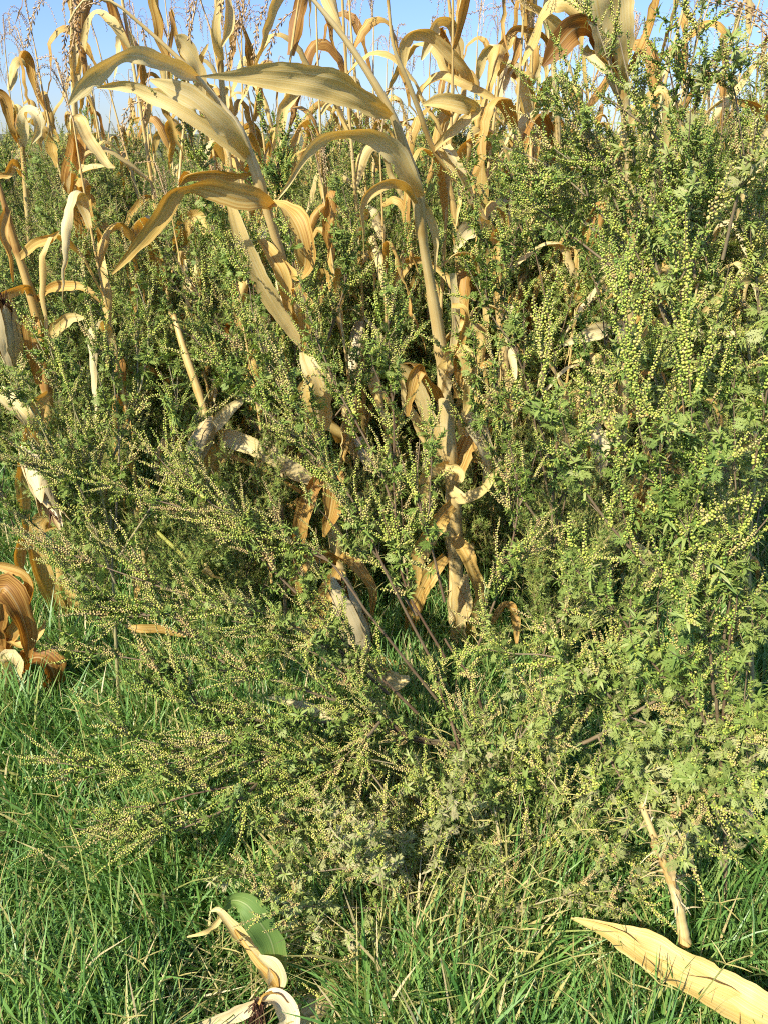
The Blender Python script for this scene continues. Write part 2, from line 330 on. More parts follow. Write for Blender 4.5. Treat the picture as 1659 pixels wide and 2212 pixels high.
def ear_arrays(rng, L=.2, r=.027, flare=.3):
    """husk covered ear along +Z: overlapping pointed husk leaves round a tapered body, with silk at the tip"""
    A = Acc(); n = 14; t = np.linspace(0, 1, n); rad = r * np.sin(np.pi * np.clip(t * .86 + .12, 0, 1)) ** .6
    tube(A, np.stack([.004 * np.sin(t * 3), 0 * t, t * L * .92], 1), rad, 12, .5, 1)
    for k in range(7):
        a = k * 2.4 + rng.uniform(-.3, .3); ln = L * rng.uniform(.85, 1.25); tt = np.linspace(0, 1, 16)
        ro = r * np.sin(np.pi * np.clip(tt * .8 + .15, 0, 1)) ** .6 * 1.05 + .001 * k * .6 + np.clip(tt - .75, 0, 1) * flare * .12 * rng.uniform(0, 1.5)
        aa = a + .25 * tt * rng.uniform(-1, 1)
        c = np.stack([np.cos(aa) * ro, np.sin(aa) * ro, tt * ln], 1); side = np.stack([-np.sin(aa), np.cos(aa), 0 * tt], 1)
        w = r * 1.15 * np.clip(np.sin(np.pi * np.clip(tt * .8 + .2, 0, 1)), .03, 1) ** .8
        ribbon(A, c, side, w, .75, rng, .03, 7, rng.uniform(.25, .75), .02)
    S = Acc()
    for k in range(26):
        a = rng.uniform(0, 6.28); d = np.array([math.cos(a), math.sin(a), 0]); z = L * .98
        tube(S, spline([[0, 0, z - .01], d * .008 + [0, 0, z + .015], d * rng.uniform(.01, .03) + [0, 0, z + rng.uniform(.0, .045)]], 5), [.0009] * 5, 3, rng.uniform(0, 1))
    return A, S
def basis(z, hint=(0, 0, 1)):
    z = unit(z); h = np.array(hint, float)
    if abs(np.dot(z, unit(h))) > .97: h = np.array([1., 0, 0])
    x = unit(np.cross(h, z)); y = np.cross(z, x); return np.stack([x, y, z], 1)
def place(A, rot, pos, s=1):
    v, q, t, a, uv = A.arrays(); return (v * s @ rot.T + pos, q, t, a, uv)
def add_ear(parent, p0, p1, r=.027, flare=.3, loc=None):
    """ear from p0 (shank) to p1 (tip) in world metres"""
    L = np.linalg.norm(p1 - p0); A, S = ear_arrays(HR, L, r, flare); rot = basis(p1 - p0)
    org = np.array(loc if loc is not None else parent.location)
    e = obj('ear', place(A, rot, p0), M_husk, parent, origin=org)
    s = obj('silk', place(S, rot, p0), M_silk, parent, origin=org); s.parent = e
    return e
def strand(A, c, rng, rw=.0055, tone=.5):
    """one tassel branch: thin axis with paired pointed spikelets lying along it"""
    m = len(c); T = unit(np.gradient(c, axis=0)); tube(A, c, [rw * .22] * m, 3, tone)
    L = np.sum(np.linalg.norm(np.diff(c, axis=0), axis=1)); k = max(6, int(L / .0055)); al = spline(c, k)
    Tn = unit(np.gradient(al, axis=0)); pos = al; ang = np.arange(k) * 2.4
    ref = np.array([.3, .2, .9]); X = unit(np.cross(Tn, ref)); Y = np.cross(Tn, X)
    out = X * np.cos(ang)[:, None] + Y * np.sin(ang)[:, None]
    fade = np.clip(np.linspace(0, 1, k) * 5, .2, 1)[:, None]
    z = unit(Tn * .8 + out * .55); xx = unit(np.cross(z, out)); yy = np.cross(z, xx)
    rot = np.stack([xx, yy, z], 2)
    A.stamp(SPK, pos + out * rw * .25, rot, rw / .0055 * fade[:, 0], rng.uniform(-.25, .25, k) + tone)
def _spk():
    A = Acc(); L, w = .011, .0021
    v = np.array([[0, 0, 0], [w, 0, L * .45], [0, w, L * .45], [-w, 0, L * .45], [0, -w, L * .45], [0, 0, L]])
    A.add(v, t=[[0, 2, 1], [0, 3, 2], [0, 4, 3], [0, 1, 4], [5, 1, 2], [5, 2, 3], [5, 3, 4], [5, 4, 1]]); return A.arrays()
SPK = _spk()
def maize_template(seed, h, nleaf=10, dense=1.0, tass=True, segs=26, far=False):
    """list of (name, arrays, material) for one dried maize plant standing at the origin"""
    rng = np.random.default_rng(seed); parts = []
    la = rng.uniform(0, 6.28); bend = rng.uniform(.03, .16)
    t = np.linspace(0, 1, 60); d = np.array([math.cos(la), math.sin(la), 0])
    c = d * (bend * t ** 2.2)[:, None] + np.stack([.008 * np.sin(t * 9), .008 * np.cos(t * 8), t * h], 1)
    r = .0105 * (1 - .70 * t)
    parts.append(('stalk', stalk_acc(c, r, rng, 9, .55).arrays(), M_stalk))
    plane = rng.uniform(0, 6.28)
    for k in range(nleaf):
        tt = .06 + .90 * (k + .2 + rng.uniform(-.2, .2)) / nleaf; i = int(tt * 59); p = c[i]
        az = plane + (k % 2) * np.pi + rng.normal(0, .45); dr = np.array([math.cos(az), math.sin(az), 0])
        L = rng.uniform(.36, .78) * (1 - .25 * abs(tt - .55)); n = segs
        el = R(rng.uniform(45, 80)); x = np.zeros(3); kink = rng.uniform(.12, .5); hang = R(rng.uniform(-88, -60)); pts = []
        for j in range(n):
            u = j / (n - 1); g = 1 / (1 + math.exp(-(u - kink) * rng.uniform(10, 22)))
            e = el * (1 - g) + hang * g; pts.append(p + x)
            x = x + (dr * math.cos(e) + np.array([0, 0, 1]) * math.sin(e)) * L / (n - 1)
        pts = np.array(pts); u = np.linspace(0, 1, n); pts = pts + (np.cumsum(rng.normal(0, .006, pts.shape), 0) * u[:, None])
        w = rng.uniform(.014, .036) * np.clip(np.minimum(.45 + u * 4, 1), 0, 1) * (1 - u ** 2.2) + .0008
        s0 = np.cross(dr, [0, 0, 1.]); tw = rng.uniform(-4, 4) * u ** 1.3 + .5 * np.sin(u * rng.uniform(4, 12) + az) + rng.normal(0, .2)
        T = unit(np.gradient(pts, axis=0)); b = np.cross(s0, T); side = s0[None] * np.cos(tw)[:, None] + b * np.sin(tw)[:, None]
        A = Acc(); ribbon(A, pts, side, w, rng.uniform(.2, 1.5), rng, rng.uniform(.08, .25), 5 if far else 7, rng.uniform(.22, .95), rng.uniform(0, .3))
        parts.append(('leaf', A.arrays(), M_maize))
    if rng.random() < .75:
        i = int(.48 * 59); az = plane + .6; e0 = c[i]; down = rng.random() < .5
        dv = unit([math.cos(az) * .5, math.sin(az) * .5, -.8 if down else .9]); A, S = ear_arrays(rng, .19, .024)
        parts.append(('ear', place(A, basis(dv), e0 + dv * .02 + np.array([math.cos(az), math.sin(az), 0]) * .02), M_husk))
    if tass:
        A = Acc(); p = c[-1]; tp = p + np.array([0, 0, .20]) + d * .05
        tube(A, spline([p, tp], 4), [.003] * 4, 4, .6)
        strand(A, spline([p + (tp - p) * .4, tp, tp + d * .1 + np.array([0, 0, -.0])], 10), rng, .0055)
        for k in range(rng.integers(4, 8)):
            a = rng.uniform(0, 6.28); q = p + (tp - p) * rng.uniform(.15, .55); dd = np.array([math.cos(a), math.sin(a), 0]); s = rng.uniform(.07, .13)
            strand(A, spline([q, q + dd * s * .45 + [0, 0, s * .8], q + dd * s * .95 + [0, 0, s * .7], q + dd * s * 1.15 + [0, 0, -s * rng.uniform(-.3, .7)]], 12), rng, .0045, rng.uniform(.3, .7))
        parts.append(('tassel', A.arrays(), M_tassel))
    return parts

# ------------------------------------------------------------------ ragweed templates
def bead(lod):
    A = Acc()
    if lod == 0:   # nodding cup: dome above, open rim below
        n = 6; prof = [(0.0006, .0026), (.0022, .0016), (.0028, -.0002), (.0022, -.0016), (.0004, -.0010)]
        a = np.arange(n) / n * 2 * np.pi; v = np.array([[math.cos(x) * r, math.sin(x) * r, z] for r, z in prof for x in a])
        q = [[i * n + j, i * n + (j + 1) % n, (i + 1) * n + (j + 1) % n, (i + 1) * n + j] for i in range(len(prof) - 1) for j in range(n)]
        A.add(v, q, tone=np.repeat([.05, 0, -.02, .05, .12], n))
    else:
        r = .0027; z = .0023
        n = 4 if lod == 1 else 3; a = np.arange(n) / n * 2 * np.pi
        v = np.array([[math.cos(x) * r, math.sin(x) * r, 0] for x in a] + [[0, 0, z], [0, 0, -z]])
        A.add(v, t=[[j, (j + 1) % n, n] for j in range(n)] + [[(j + 1) % n, j, n + 1] for j in range(n)])
    return A.arrays()
BEAD = [bead(0), bead(1), bead(2)]
def lance(L, w, bendv=.3):        # small lance leaf along +X, normal +Z
    x = np.linspace(0, 1, 4); ww = np.array([.25, 1, .8, .04]) * w / 2; z = -bendv * L * x ** 2
    v = np.array([[x[i] * L, s * ww[i], z[i] + abs(ww[i]) * .3] for i in range(4) for s in (-1, 1)])
    return v, [[0, 1, 3, 2], [2, 3, 5, 4], [4, 5, 7, 6]]
def pinnate(L, rng, lod=0):       # deeply cut ragweed leaf along +X with narrow lobes
    A = Acc(); n = 6 if lod == 0 else 4
    x = np.linspace(0, 1, 6); droop = rng.uniform(.1, .5)
    zc = lambda u: .25 * L * u - droop * L * u ** 2
    ww = L * np.array([.014, .02, .032, .032, .022, .004])
    v = np.array([[u * L, s * w_, zc(u)] for u, w_ in zip(x, ww) for s in (-1, 1)])
    A.add(v, [[2 * i, 2 * i + 1, 2 * i + 3, 2 * i + 2] for i in range(5)])
    for k in range(n):
        u = .25 + .65 * k / n; ll = L * (.42 * math.sin(math.pi * (u * .8 + .15)) + .06)
        for s in (-1, 1):
            a = R(rng.uniform(35, 60)) * s; d = np.array([math.cos(a), math.sin(a)]); p = np.array([-d[1], d[0]])
            b = np.array([u * L, 0]); wl = ll * .075
            pts = [b - p * wl * .5, b + p * wl * .5, b + d * ll * .5 + p * wl, b + d * ll * .5 - p * wl, b + d * ll]
            z0 = zc(u); zz = [z0, z0, z0 + .03 * L, z0 + .03 * L, z0 - .06 * L * rng.uniform(0, 2)]
            A.add(np.array([[q[0], q[1], z_] for q, z_ in zip(pts, zz)]), [[0, 1, 2, 3]], [[3, 2, 4]])
            if lod == 0:
                for s2 in (-1, 1):
                    a2 = a + s2 * .7; d2 = np.array([math.cos(a2), math.sin(a2)]); p2 = np.array([-d2[1], d2[0]]); b2 = b + d * ll * .4; l2 = ll * .42
                    q_ = [b2, b2 + d2 * l2 * .5 + p2 * l2 * .14, b2 + d2 * l2, b2 + d2 * l2 * .5 - p2 * l2 * .14]
                    A.add(np.array([[e[0], e[1], z0 + .02 * L] for e in q_]), [[0, 1, 2, 3]])
    return A.arrays()
_r = np.random.default_rng(3)
PINN = [[pinnate(1.0, _r, 0) for _ in range(4)], [pinnate(1.0, _r, 1) for _ in range(3)]]
LANCE = []
for b_ in (.1, .35, .6):
    A_ = Acc(); v_, q_ = lance(1.0, .26, b_); A_.add(v_, q_); LANCE.append(A_.arrays())
def rots(z, rng=None, spin=None):  # (N,3)->(N,3,3) with z as third column
    z = unit(z); h = np.where(np.abs(z[:, 2:3]) > .95, np.array([[1., 0, 0]]), np.array([[0, 0, 1.]]))
    x = unit(np.cross(h, z)); y = np.cross(z, x)
    if spin is not None:
        c, s = np.cos(spin)[:, None], np.sin(spin)[:, None]; x, y = x * c + y * s, y * c - x * s
    return np.stack([x, y, z], 2)
def rots_x(xd, spin=None):         # xd as first column, z kept upward
    xd = unit(xd); h = np.where(np.abs(xd[:, 2:3]) > .97, np.array([[0., 1, 0]]), np.array([[0, 0, 1.]]))
    y = unit(np.cross(h, xd)); z = np.cross(xd, y)
    if spin is not None:
        c, s = np.cos(spin)[:, None], np.sin(spin)[:, None]; y, z = y * c + z * s, z * c - y * s
    return np.stack([xd, y, z], 2)
def raceme(S, B, Lf, base, dirv, L, rng, lod, bs=1.0, curve=.15, tone=0, var=.15, tight=1.0):
    d = unit(dirv); tip = base + d * L; side = unit(np.cross(d, [.3, .5, .2])); c = spline([base, base + d * L * .5 + side * L * curve * rng.uniform(-.5, .5), tip + np.array([0, 0, -L * .05])], 6)
    if lod < 2: tube(S, c, [.0008] * 6, 3, .6)
    sp = .0025 * bs * tight * (1 if lod == 0 else 1.15 if lod == 1 else 1.5); k = max(5, int(L / sp)); al = spline(c, k); T = unit(np.gradient(al, axis=0))
    X = unit(np.cross(T, [.2, .1, .97])); Y = np.cross(T, X); a = np.arange(k) * 2.1 + rng.uniform(0, 6); u = np.linspace(0, 1, k)
    out = X * np.cos(a)[:, None] + Y * np.sin(a)[:, None]
    pos = al + out * (.0034 * bs * (1.05 - .5 * u))[:, None] + rng.normal(0, .0009, (k, 3))
    z = unit(T * .9 + out * .4 + np.array([0, 0, .6]))
    B.stamp(BEAD[lod], pos, rots(z), bs * (1.08 - .5 * u ** 2) * rng.uniform(.55, 1.1, k) * (1 if lod < 2 else 1.45), rng.normal(.0, var, k) + tone + .1 * (1 - u))
def twig(rng, lod, kind):
    """one side shoot along +Z about 9 cm long: stem, small leaves, seed spikes"""
    S, F, B = Acc(), Acc(), Acc(); L = rng.uniform(.07, .13)
    c = spline([[0, 0, 0], [rng.uniform(-.01, .01), rng.uniform(-.01, .01), L * .5], [rng.uniform(-.015, .015), rng.uniform(-.015, .015), L]], 6)
    tube(S, c, np.linspace(.0013, .0008, 6), 3, .5)
    tone0 = rng.uniform(.3, .7)
    if kind == 'plume':
        L0 = rng.uniform(.09, .16); raceme(S, B, F, c[-1] * .45, c[-1], L0, rng, lod, tone=tone0, curve=.25, var=.13)
        for k in range(3 if lod < 2 else 1):
            a = rng.uniform(0, 6.28); raceme(S, B, F, c[2] * .6, unit([math.cos(a) * .35, math.sin(a) * .35, 1]), L0 * rng.uniform(.35, .8), rng, lod, tone=tone0 + rng.uniform(-.1, .1), var=.13)
    elif kind != 'leafy':
        raceme(S, B, F, c[-1], c[-1] - c[-2], rng.uniform(.045, .10), rng, lod, tone=tone0)
        for k in range(rng.integers(2, 5) if lod < 2 else 2):
            i = rng.integers(2, 6); a = rng.uniform(0, 6.28); d = unit([math.cos(a) * .6, math.sin(a) * .6, 1])
            raceme(S, B, F, c[i], d, rng.uniform(.025, .06), rng, lod, tone=tone0 + rng.uniform(-.12, .12))
    # clusters of tiny leaves at the joints, female heads between them
    nj = (2 if kind == 'plume' else 4) if lod < 2 else 3
    for k in range(nj):
        p = c[int((k + .6) / nj * 5)]; m = (11 if lod == 0 else 7) if lod < 2 else 3
        a = rng.uniform(0, 6.28, m); el = rng.uniform(-.2, 1.2, m); d = np.stack([np.cos(a) * np.cos(el), np.sin(a) * np.cos(el), np.sin(el)], 1)
        F.stamp(LANCE[rng.integers(3)], np.tile(p, (m, 1)), rots_x(d), rng.uniform(.010, .027, m) * (1.3 if lod == 2 else 1), rng.normal(.42, .14, m))
        if lod < 2:
            kb = 7 if lod == 0 else 4; B.stamp(BEAD[lod], p + rng.normal(0, .004, (kb, 3)), rots(rng.normal(0, 1, (kb, 3))), rng.uniform(.6, 1, kb), rng.normal(.22, .1, kb))
    npn = rng.integers(1, 3) if kind == 'seedy' else rng.integers(0, 2) if kind == 'plume' else rng.integers(3, 6)
    for k in range(npn if lod < 2 else 1):
        p = c[rng.integers(0, 4)]; a = rng.uniform(0, 6.28); d = np.array([[math.cos(a), math.sin(a), rng.uniform(-.1, .8)]])
        F.stamp(PINN[0 if lod == 0 else 1][rng.integers(3)], p[None], rots_x(d, np.array([rng.normal(0, .5)])), np.array([rng.uniform(.024, .045)]), rng.normal(.42, .13, 1))
    return S.arrays(), F.arrays(), B.arrays()
TW = {(l, k): [twig(np.random.default_rng(100 * l + 10 * i + len(k)), l, k) for i in range(9 if l == 0 else 6)] for l in (0, 1, 2) for k in ('seedy', 'leafy', 'plume')}
def dress_branch(c, S, F, B, rng, lod=0, spacing=.026, start=.15, scale=1.0, leafy_share=.25, r0=.004, up=.35, tone=(0, 0), spikes=None, stem_tone=.35, secondary=True, plume=.0, align=0.):
    """a woody branch along c with side shoots all along it and longer secondary branchlets"""
    L = float(np.sum(np.linalg.norm(np.diff(c, axis=0), axis=1))); m = max(8, int(L / .04)); al = spline(c, m)
    al = al + np.cumsum(rng.normal(0, .0016, al.shape), 0) * np.linspace(0, 1, m)[:, None]
    tube(S, al, np.linspace(r0 * .85, .0010, m), 6 if lod == 0 else 4 if lod == 1 else 3, stem_tone)
    k = max(3, int(L * (1 - start) / spacing)); u = np.sort(rng.uniform(start, 1, k)); ii = u * (m - 1)
    T = unit(np.gradient(al, axis=0)); p = np.stack([np.interp(ii, np.arange(m), al[:, j]) for j in range(3)], 1); t = np.stack([np.interp(ii, np.arange(m), T[:, j]) for j in range(3)], 1)
    X = unit(np.cross(t, [.1, .2, .97])); Y = np.cross(t, X); a = np.arange(k) * 2.4 + rng.uniform(0, 6); out = X * np.cos(a)[:, None] + Y * np.sin(a)[:, None]
    d = unit(t * (.9 + align) + out * rng.uniform(.5, 1.0, (k, 1)) + np.array([0, 0, up])); d[-1] = t[-1]
    sc = scale * rng.uniform(.7, 1.2, k) * (1.05 - .25 * u); rr_ = rng.random(k); ty = np.where(rr_ < leafy_share, 1, np.where(rr_ < leafy_share + plume, 2, 0))
    sub = []
    if secondary:
        for j in range(int(L / .11)):
            q = rng.integers(0, k)
            if u[q] > .82: continue
            dl = rng.uniform(.10, .24) * (1.1 - u[q]) * 1.4; sub.append((p[q], unit(d[q] + t[q] * .3), dl))
    for kind_i, kd in enumerate(('seedy', 'leafy', 'plume')):
        idx = np.where(ty == kind_i)[0]; pool = TW[(lod, kd)]; pick = rng.integers(0, len(pool), len(idx))
        for w_ in range(len(pool)):
            sel = idx[pick == w_]
            if len(sel) == 0: continue
            rt = rots(d[sel], spin=rng.uniform(0, 6.28, len(sel)))
            S.stamp(pool[w_][0], p[sel], rt, sc[sel], np.zeros(len(sel))); F.stamp(pool[w_][1], p[sel], rt, sc[sel], tone[0] + rng.normal(0, .06, len(sel))); B.stamp(pool[w_][2], p[sel], rt, sc[sel], tone[1] + rng.normal(0, .09, len(sel)))
    for q, dv, dl in sub:
        cc = spline([q, q + dv * dl * .5, q + dv * dl + np.array([0, 0, dl * up * .5])], 8)
        dress_branch(cc, S, F, B, rng, lod, spacing, .2, scale * .9, leafy_share, .0018, up, tone, None, stem_tone, False, plume, align)
    if spikes:
        for j in range(spikes[0]):
            q = rng.integers(int(m * .2), m); dv = unit(np.array([rng.normal(0, .22), rng.normal(0, .22), 1.0]) + T[q] * .35)
            raceme(S, B, F, al[q], dv, rng.uniform(spikes[1], spikes[2]), rng, 0, spikes[3], .1, tone[1] + rng.uniform(.30, .52), .15, .8)
def bush(name, label, base, branches, group=None, lod=0, cat='weed', seed=1, main=None, **kw):
    """near ragweed: Empty at the base > stem, branch (> foliage, flower_spikes)"""
    rng = np.random.default_rng(seed); t = thing(name, base, label, cat, group); org = np.array(base, float)
    if main is not None:
        A = Acc(); c = spline(main, 24); tube(A, c, np.linspace(kw.get('rmain', .007), .003, 24), 8, kw.get('main_tone', .5)); obj('stem', A, M_rstem, t, origin=org)
    kw.pop('rmain', None); kw.pop('main_tone', None)
    for b in branches:
        o = {}
        if isinstance(b, dict): o = dict(b); b = o.pop('c')
        S, F, B = Acc(), Acc(), Acc(); c = np.array([P(*q) if len(q) == 3 else q[:3] for q in b]); c = spline(c, 30)
        k2 = dict(kw); k2.update(o)
        dress_branch(c, S, F, B, rng, lod, **k2)
        s = obj('branch', S, M_rstem, t, origin=org)
        f = obj('foliage', F, M_rleaf, s, origin=org); g = obj('flower_spikes', B, M_rseed, s, origin=org, smooth=(lod == 0))
    return t
def weed_template(seed, h, lod, nb=10, spread=.38):
    """upright ragweed at the origin: arrays for stem, foliage, flower spikes"""
    rng = np.random.default_rng(seed); S, F, B = Acc(), Acc(), Acc()
    c = spline([[0, 0, 0], [rng.uniform(-.03, .03), rng.uniform(-.03, .03), h * .5], [rng.uniform(-.06, .06), rng.uniform(-.06, .06), h]], 30)
    dress_branch(c, S, F, B, rng, lod, .03 if lod < 2 else .05, .5, 1.15, .3, .006, .3, stem_tone=.5, secondary=False)
    for k in range(nb):
        i = int((.12 + .75 * k / nb) * 29); a = k * 2.4 + rng.uniform(-.3, .3); d = np.array([math.cos(a), math.sin(a), 0]); L = (h - c[i][2]) * rng.uniform(.7, .95) + .1; s = spread * rng.uniform(.6, 1.1)
        cc = spline([c[i], c[i] + d * s * .55 + [0, 0, L * .35], c[i] + d * s * .85 + [0, 0, L * .8], c[i] + d * s + [0, 0, L]], 14)
        dress_branch(cc, S, F, B, rng, lod, .034 if lod < 2 else .055, .12, 1.1, .3, .0032, .45, stem_tone=.45, secondary=(lod < 2))
    return S.arrays(), F.arrays(), B.arrays()

# ================================================================== the field
# ------------------------------------------------------------------ near maize plants
def plant(label, base_px, group='dry maize plants at the edge of the field'):
    return thing('maize_plant', tuple(G(*base_px)), label, 'maize', group)
HUSKDIR = None
# the tall leaning stalk in the middle
m1 = plant('tallest pale maize stalk, in the middle, with a broad blade held out level', (988, 1500))
hero_stalk(m1, [(988, 1500, 2.2), (985, 1300, 2.18), (978, 1080, 2.13), (966, 930, 2.08), (952, 760, 2.02), (930, 620, 1.97), (910, 500, 1.92), (903, 430, 1.9), (880, 345, 1.87), (843, 240, 1.83), (778, 130, 1.8), (715, 45, 1.78), (640, -40, 1.76), (560, -100, 1.75)],
           [38, 38, 36, 34, 30, 26, 24, 32, 28, 20, 15, 12, 9, 6], .7, 7)
hero_leaf(m1, [(846, 248, 1.82), (800, 225, 1.78), (730, 190, 1.74), (650, 172, 1.7), (560, 163, 1.67), (500, 164, 1.65), (432, 165, 1.63)], [22, 44, 64, 62, 46, 20, 3], [50, 12, 0, 0, 5, 10, 20], [.9, .4, .25, .3, .3], .5, wave=.05)
hero_leaf(m1, [(905, 425, 1.88), (885, 385, 1.84), (850, 330, 1.8), (800, 292, 1.77), (740, 287, 1.74), (690, 305, 1.72), (655, 345, 1.71), (625, 395, 1.71), (600, 432, 1.71)], [26, 40, 48, 40, 34, 30, 18, 10, 3], [20, 10, -10, 30, 55, 40, 30, 20, 0], .5, .6, wave=.1)
hero_leaf(m1, [(905, 440, 1.87), (880, 400, 1.82), (840, 392, 1.78), (800, 415, 1.76), (781, 450, 1.75), (784, 500, 1.75), (786, 560, 1.76)], [20, 30, 30, 28, 22, 12, 3], [70, 60, 40, 20, 40, 60, 80], 1.0, .45)
hero_leaf(m1, [(905, 440, 1.9), (925, 470, 1.92), (940, 520, 1.94), (938, 590, 1.96)], [26, 26, 16, 4], [10, 20, 10, 0], 1.1, .8)
hero_leaf(m1, [(977, 590, 1.96), (983, 660, 1.98), (982, 720, 2.0), (973, 790, 2.0), (960, 850, 2.02)], [14, 18, 18, 24, 20], [0, 0, 10, 20, 10], .3, .75, wave=.03)
hero_leaf(m1, [(975, 660, 1.97), (1000, 665, 1.95), (1005, 690, 1.94), (990, 760, 1.95), (985, 860, 1.98)], [10, 16, 20, 20, 12], [0, 50, 60, 20, 0], .6, .25)
hero_leaf(m1, [(965, 1010, 2.06), (935, 1012, 2.03), (912, 1035, 2.02), (910, 1090, 2.03), (925, 1150, 2.05)], [32, 34, 30, 26, 10], [10, 30, 40, 20, 0], .6, .55)
hero_leaf(m1, [(960, 1010, 2.05), (990, 1020, 2.02), (985, 1040, 2.01)], [26, 34, 20], [0, 20, 30], 1.2, .7, n=20)
hero_leaf(m1, [(960, 1000, 2.12), (925, 900, 2.1), (895, 820, 2.08), (858, 782, 2.06), (835, 772, 2.05)], [28, 34, 28, 18, 5], [0, 10, 20, 40, 60], .4, .75)
hero_leaf(m1, [(955, 990, 2.14), (915, 930, 2.14), (880, 880, 2.13), (868, 820, 2.12)], [26, 32, 22, 8], [20, 30, 10, 0], .5, .6)
hero_leaf(m1, [(985, 1030, 2.1), (1010, 960, 2.12), (1035, 910, 2.14), (1090, 880, 2.18), (1130, 858, 2.2)], [30, 44, 44, 30, 6], [0, 10, 30, 20, 0], .5, .35)
hero_leaf(m1, [(1000, 940, 2.12), (1010, 905, 2.1), (1030, 925, 2.09), (1050, 990, 2.1), (1040, 1060, 2.12)], [20, 44, 44, 30, 6], [0, 20, 0, 30, 60], .5, .85)
hero_leaf(m1, [(992, 1240, 2.16), (995, 1300, 2.13), (990, 1370, 2.12), (982, 1440, 2.12)], [38, 46, 40, 22], [0, 10, 15, 0], .5, .72)
hero_leaf(m1, [(990, 1260, 2.16), (1012, 1320, 2.14), (1008, 1400, 2.14), (995, 1450, 2.15)], [30, 30, 26, 5], [40, 50, 30, 0], .8, .4)
hero_leaf(m1, [(960, 1200, 2.16), (920, 1250, 2.12), (890, 1320, 2.12), (880, 1390, 2.14)], [30, 42, 36, 6], [30, 20, 10, 0], .8, .3)
# the bent plant left of the middle
m2 = plant('pale maize stalk left of the middle, arching left with a long orange bowed blade', (765, 1515))
hero_stalk(m2, [(765, 1515, 2.2), (757, 1400, 2.2), (730, 1200, 2.2), (700, 1000, 2.18), (660, 760, 2.13), (612, 570, 2.07), (583, 470, 2.03), (556, 380, 2.0), (536, 320, 1.98), (520, 280, 1.96), (470, 215, 1.94), (425, 165, 1.92), (372, 112, 1.9), (300, 48, 1.88), (240, 2, 1.86), (180, 2, 1.85), (150, 50, 1.85)],
           [34, 34, 32, 30, 27, 24, 24, 26, 20, 18, 14, 13, 10, 8, 7, 5, 4], .62, 8)
hero_leaf(m2, [(428, 168, 1.92), (395, 152, 1.88), (350, 135, 1.84), (305, 120, 1.8), (262, 122, 1.78), (222, 150, 1.76), (185, 182, 1.76), (150, 226, 1.76)], [14, 34, 36, 36, 26, 38, 40, 5], [10, 5, 0, -10, 40, 30, 15, 0], [.8, .4, .5, .4, .3], .78, wave=.1)
hero_leaf(m2, [(536, 338, 1.98), (515, 305, 1.93), (485, 270, 1.9), (450, 240, 1.88), (415, 212, 1.87), (370, 190, 1.86), (325, 172, 1.86)], [16, 34, 48, 52, 48, 36, 5], [10, 20, 5, -10, -15, -5, 0], [.7, .5, .4, .3], .6, wave=.12)
hero_leaf(m2, [(533, 345, 2.0), (500, 310, 1.98), (440, 268, 1.96), (380, 232, 1.95), (320, 205, 1.95), (265, 185, 1.95), (210, 188, 1.96)], [14, 30, 34, 34, 34, 24, 4], [30, 30, 10, -15, 0, 20, 30], .6, .75)
hero_leaf(m2, [(590, 445, 2.0), (560, 430, 1.94), (515, 425, 1.89), (455, 408, 1.85), (405, 405, 1.83), (372, 425, 1.82), (345, 472, 1.83), (300, 530, 1.84), (243, 592, 1.86)], [16, 40, 58, 46, 32, 38, 40, 26, 4], [10, 0, -10, 10, 60, 30, 15, 10, 0], [.6, .4, .5, .4], .42, wave=.09)
hero_leaf(m2, [(580, 442, 2.0), (612, 448, 1.96), (640, 480, 1.93), (655, 525, 1.92), (660, 570, 1.93), (640, 596, 1.95), (610, 560, 1.98)], [16, 40, 54, 50, 44, 30, 8], [40, 55, 25, 10, -10, -40, -70], [.6, .6, .9], .28, wave=.1)
hero_leaf(m2, [(487, 408, 1.95), (502, 450, 1.94), (525, 520, 1.94), (560, 600, 1.96), (600, 670, 1.98), (650, 740, 2.0)], [4, 20, 36, 40, 36, 22], [0, 0, 0, 5, 10, 10], .35, .55, wave=.1)
hero_leaf(m2, [(560, 520, 2.0), (590, 560, 1.98), (610, 600, 1.97), (628, 690, 2.0)], [20, 48, 40, 10], [60, 30, 20, 0], .9, .3)
hero_leaf(m2, [(545, 372, 2.0), (510, 380, 1.98), (460, 375, 1.96), (410, 380, 1.96), (390, 400, 1.97)], [14, 26, 30, 24, 4], [60, 40, 30, 40, 20], .9, .25)
hero_leaf(m2, [(660, 760, 2.1), (680, 800, 2.05), (700, 860, 2.05), (706, 930, 2.08)], [28, 52, 50, 10], [10, 0, 20, 0], .5, .6)
hero_leaf(m2, [(700, 1010, 2.15), (660, 1090, 2.1), (640, 1180, 2.08), (645, 1270, 2.1)], [30, 40, 34, 5], [20, 10, 40, 10], .8, .22)
hero_leaf(m2, [(735, 1230, 2.18), (700, 1290, 2.12), (680, 1340, 2.1), (668, 1350, 2.1)], [30, 46, 36, 8], [0, 20, 30, 0], .5, .3)
hero_leaf(m2, [(760, 1430, 2.18), (715, 1420, 2.14), (690, 1460, 2.14), (640, 1490, 2.14), (600, 1505, 2.13)], [26, 36, 34, 22, 4], [20, 50, 20, 40, 20], .7, .2)
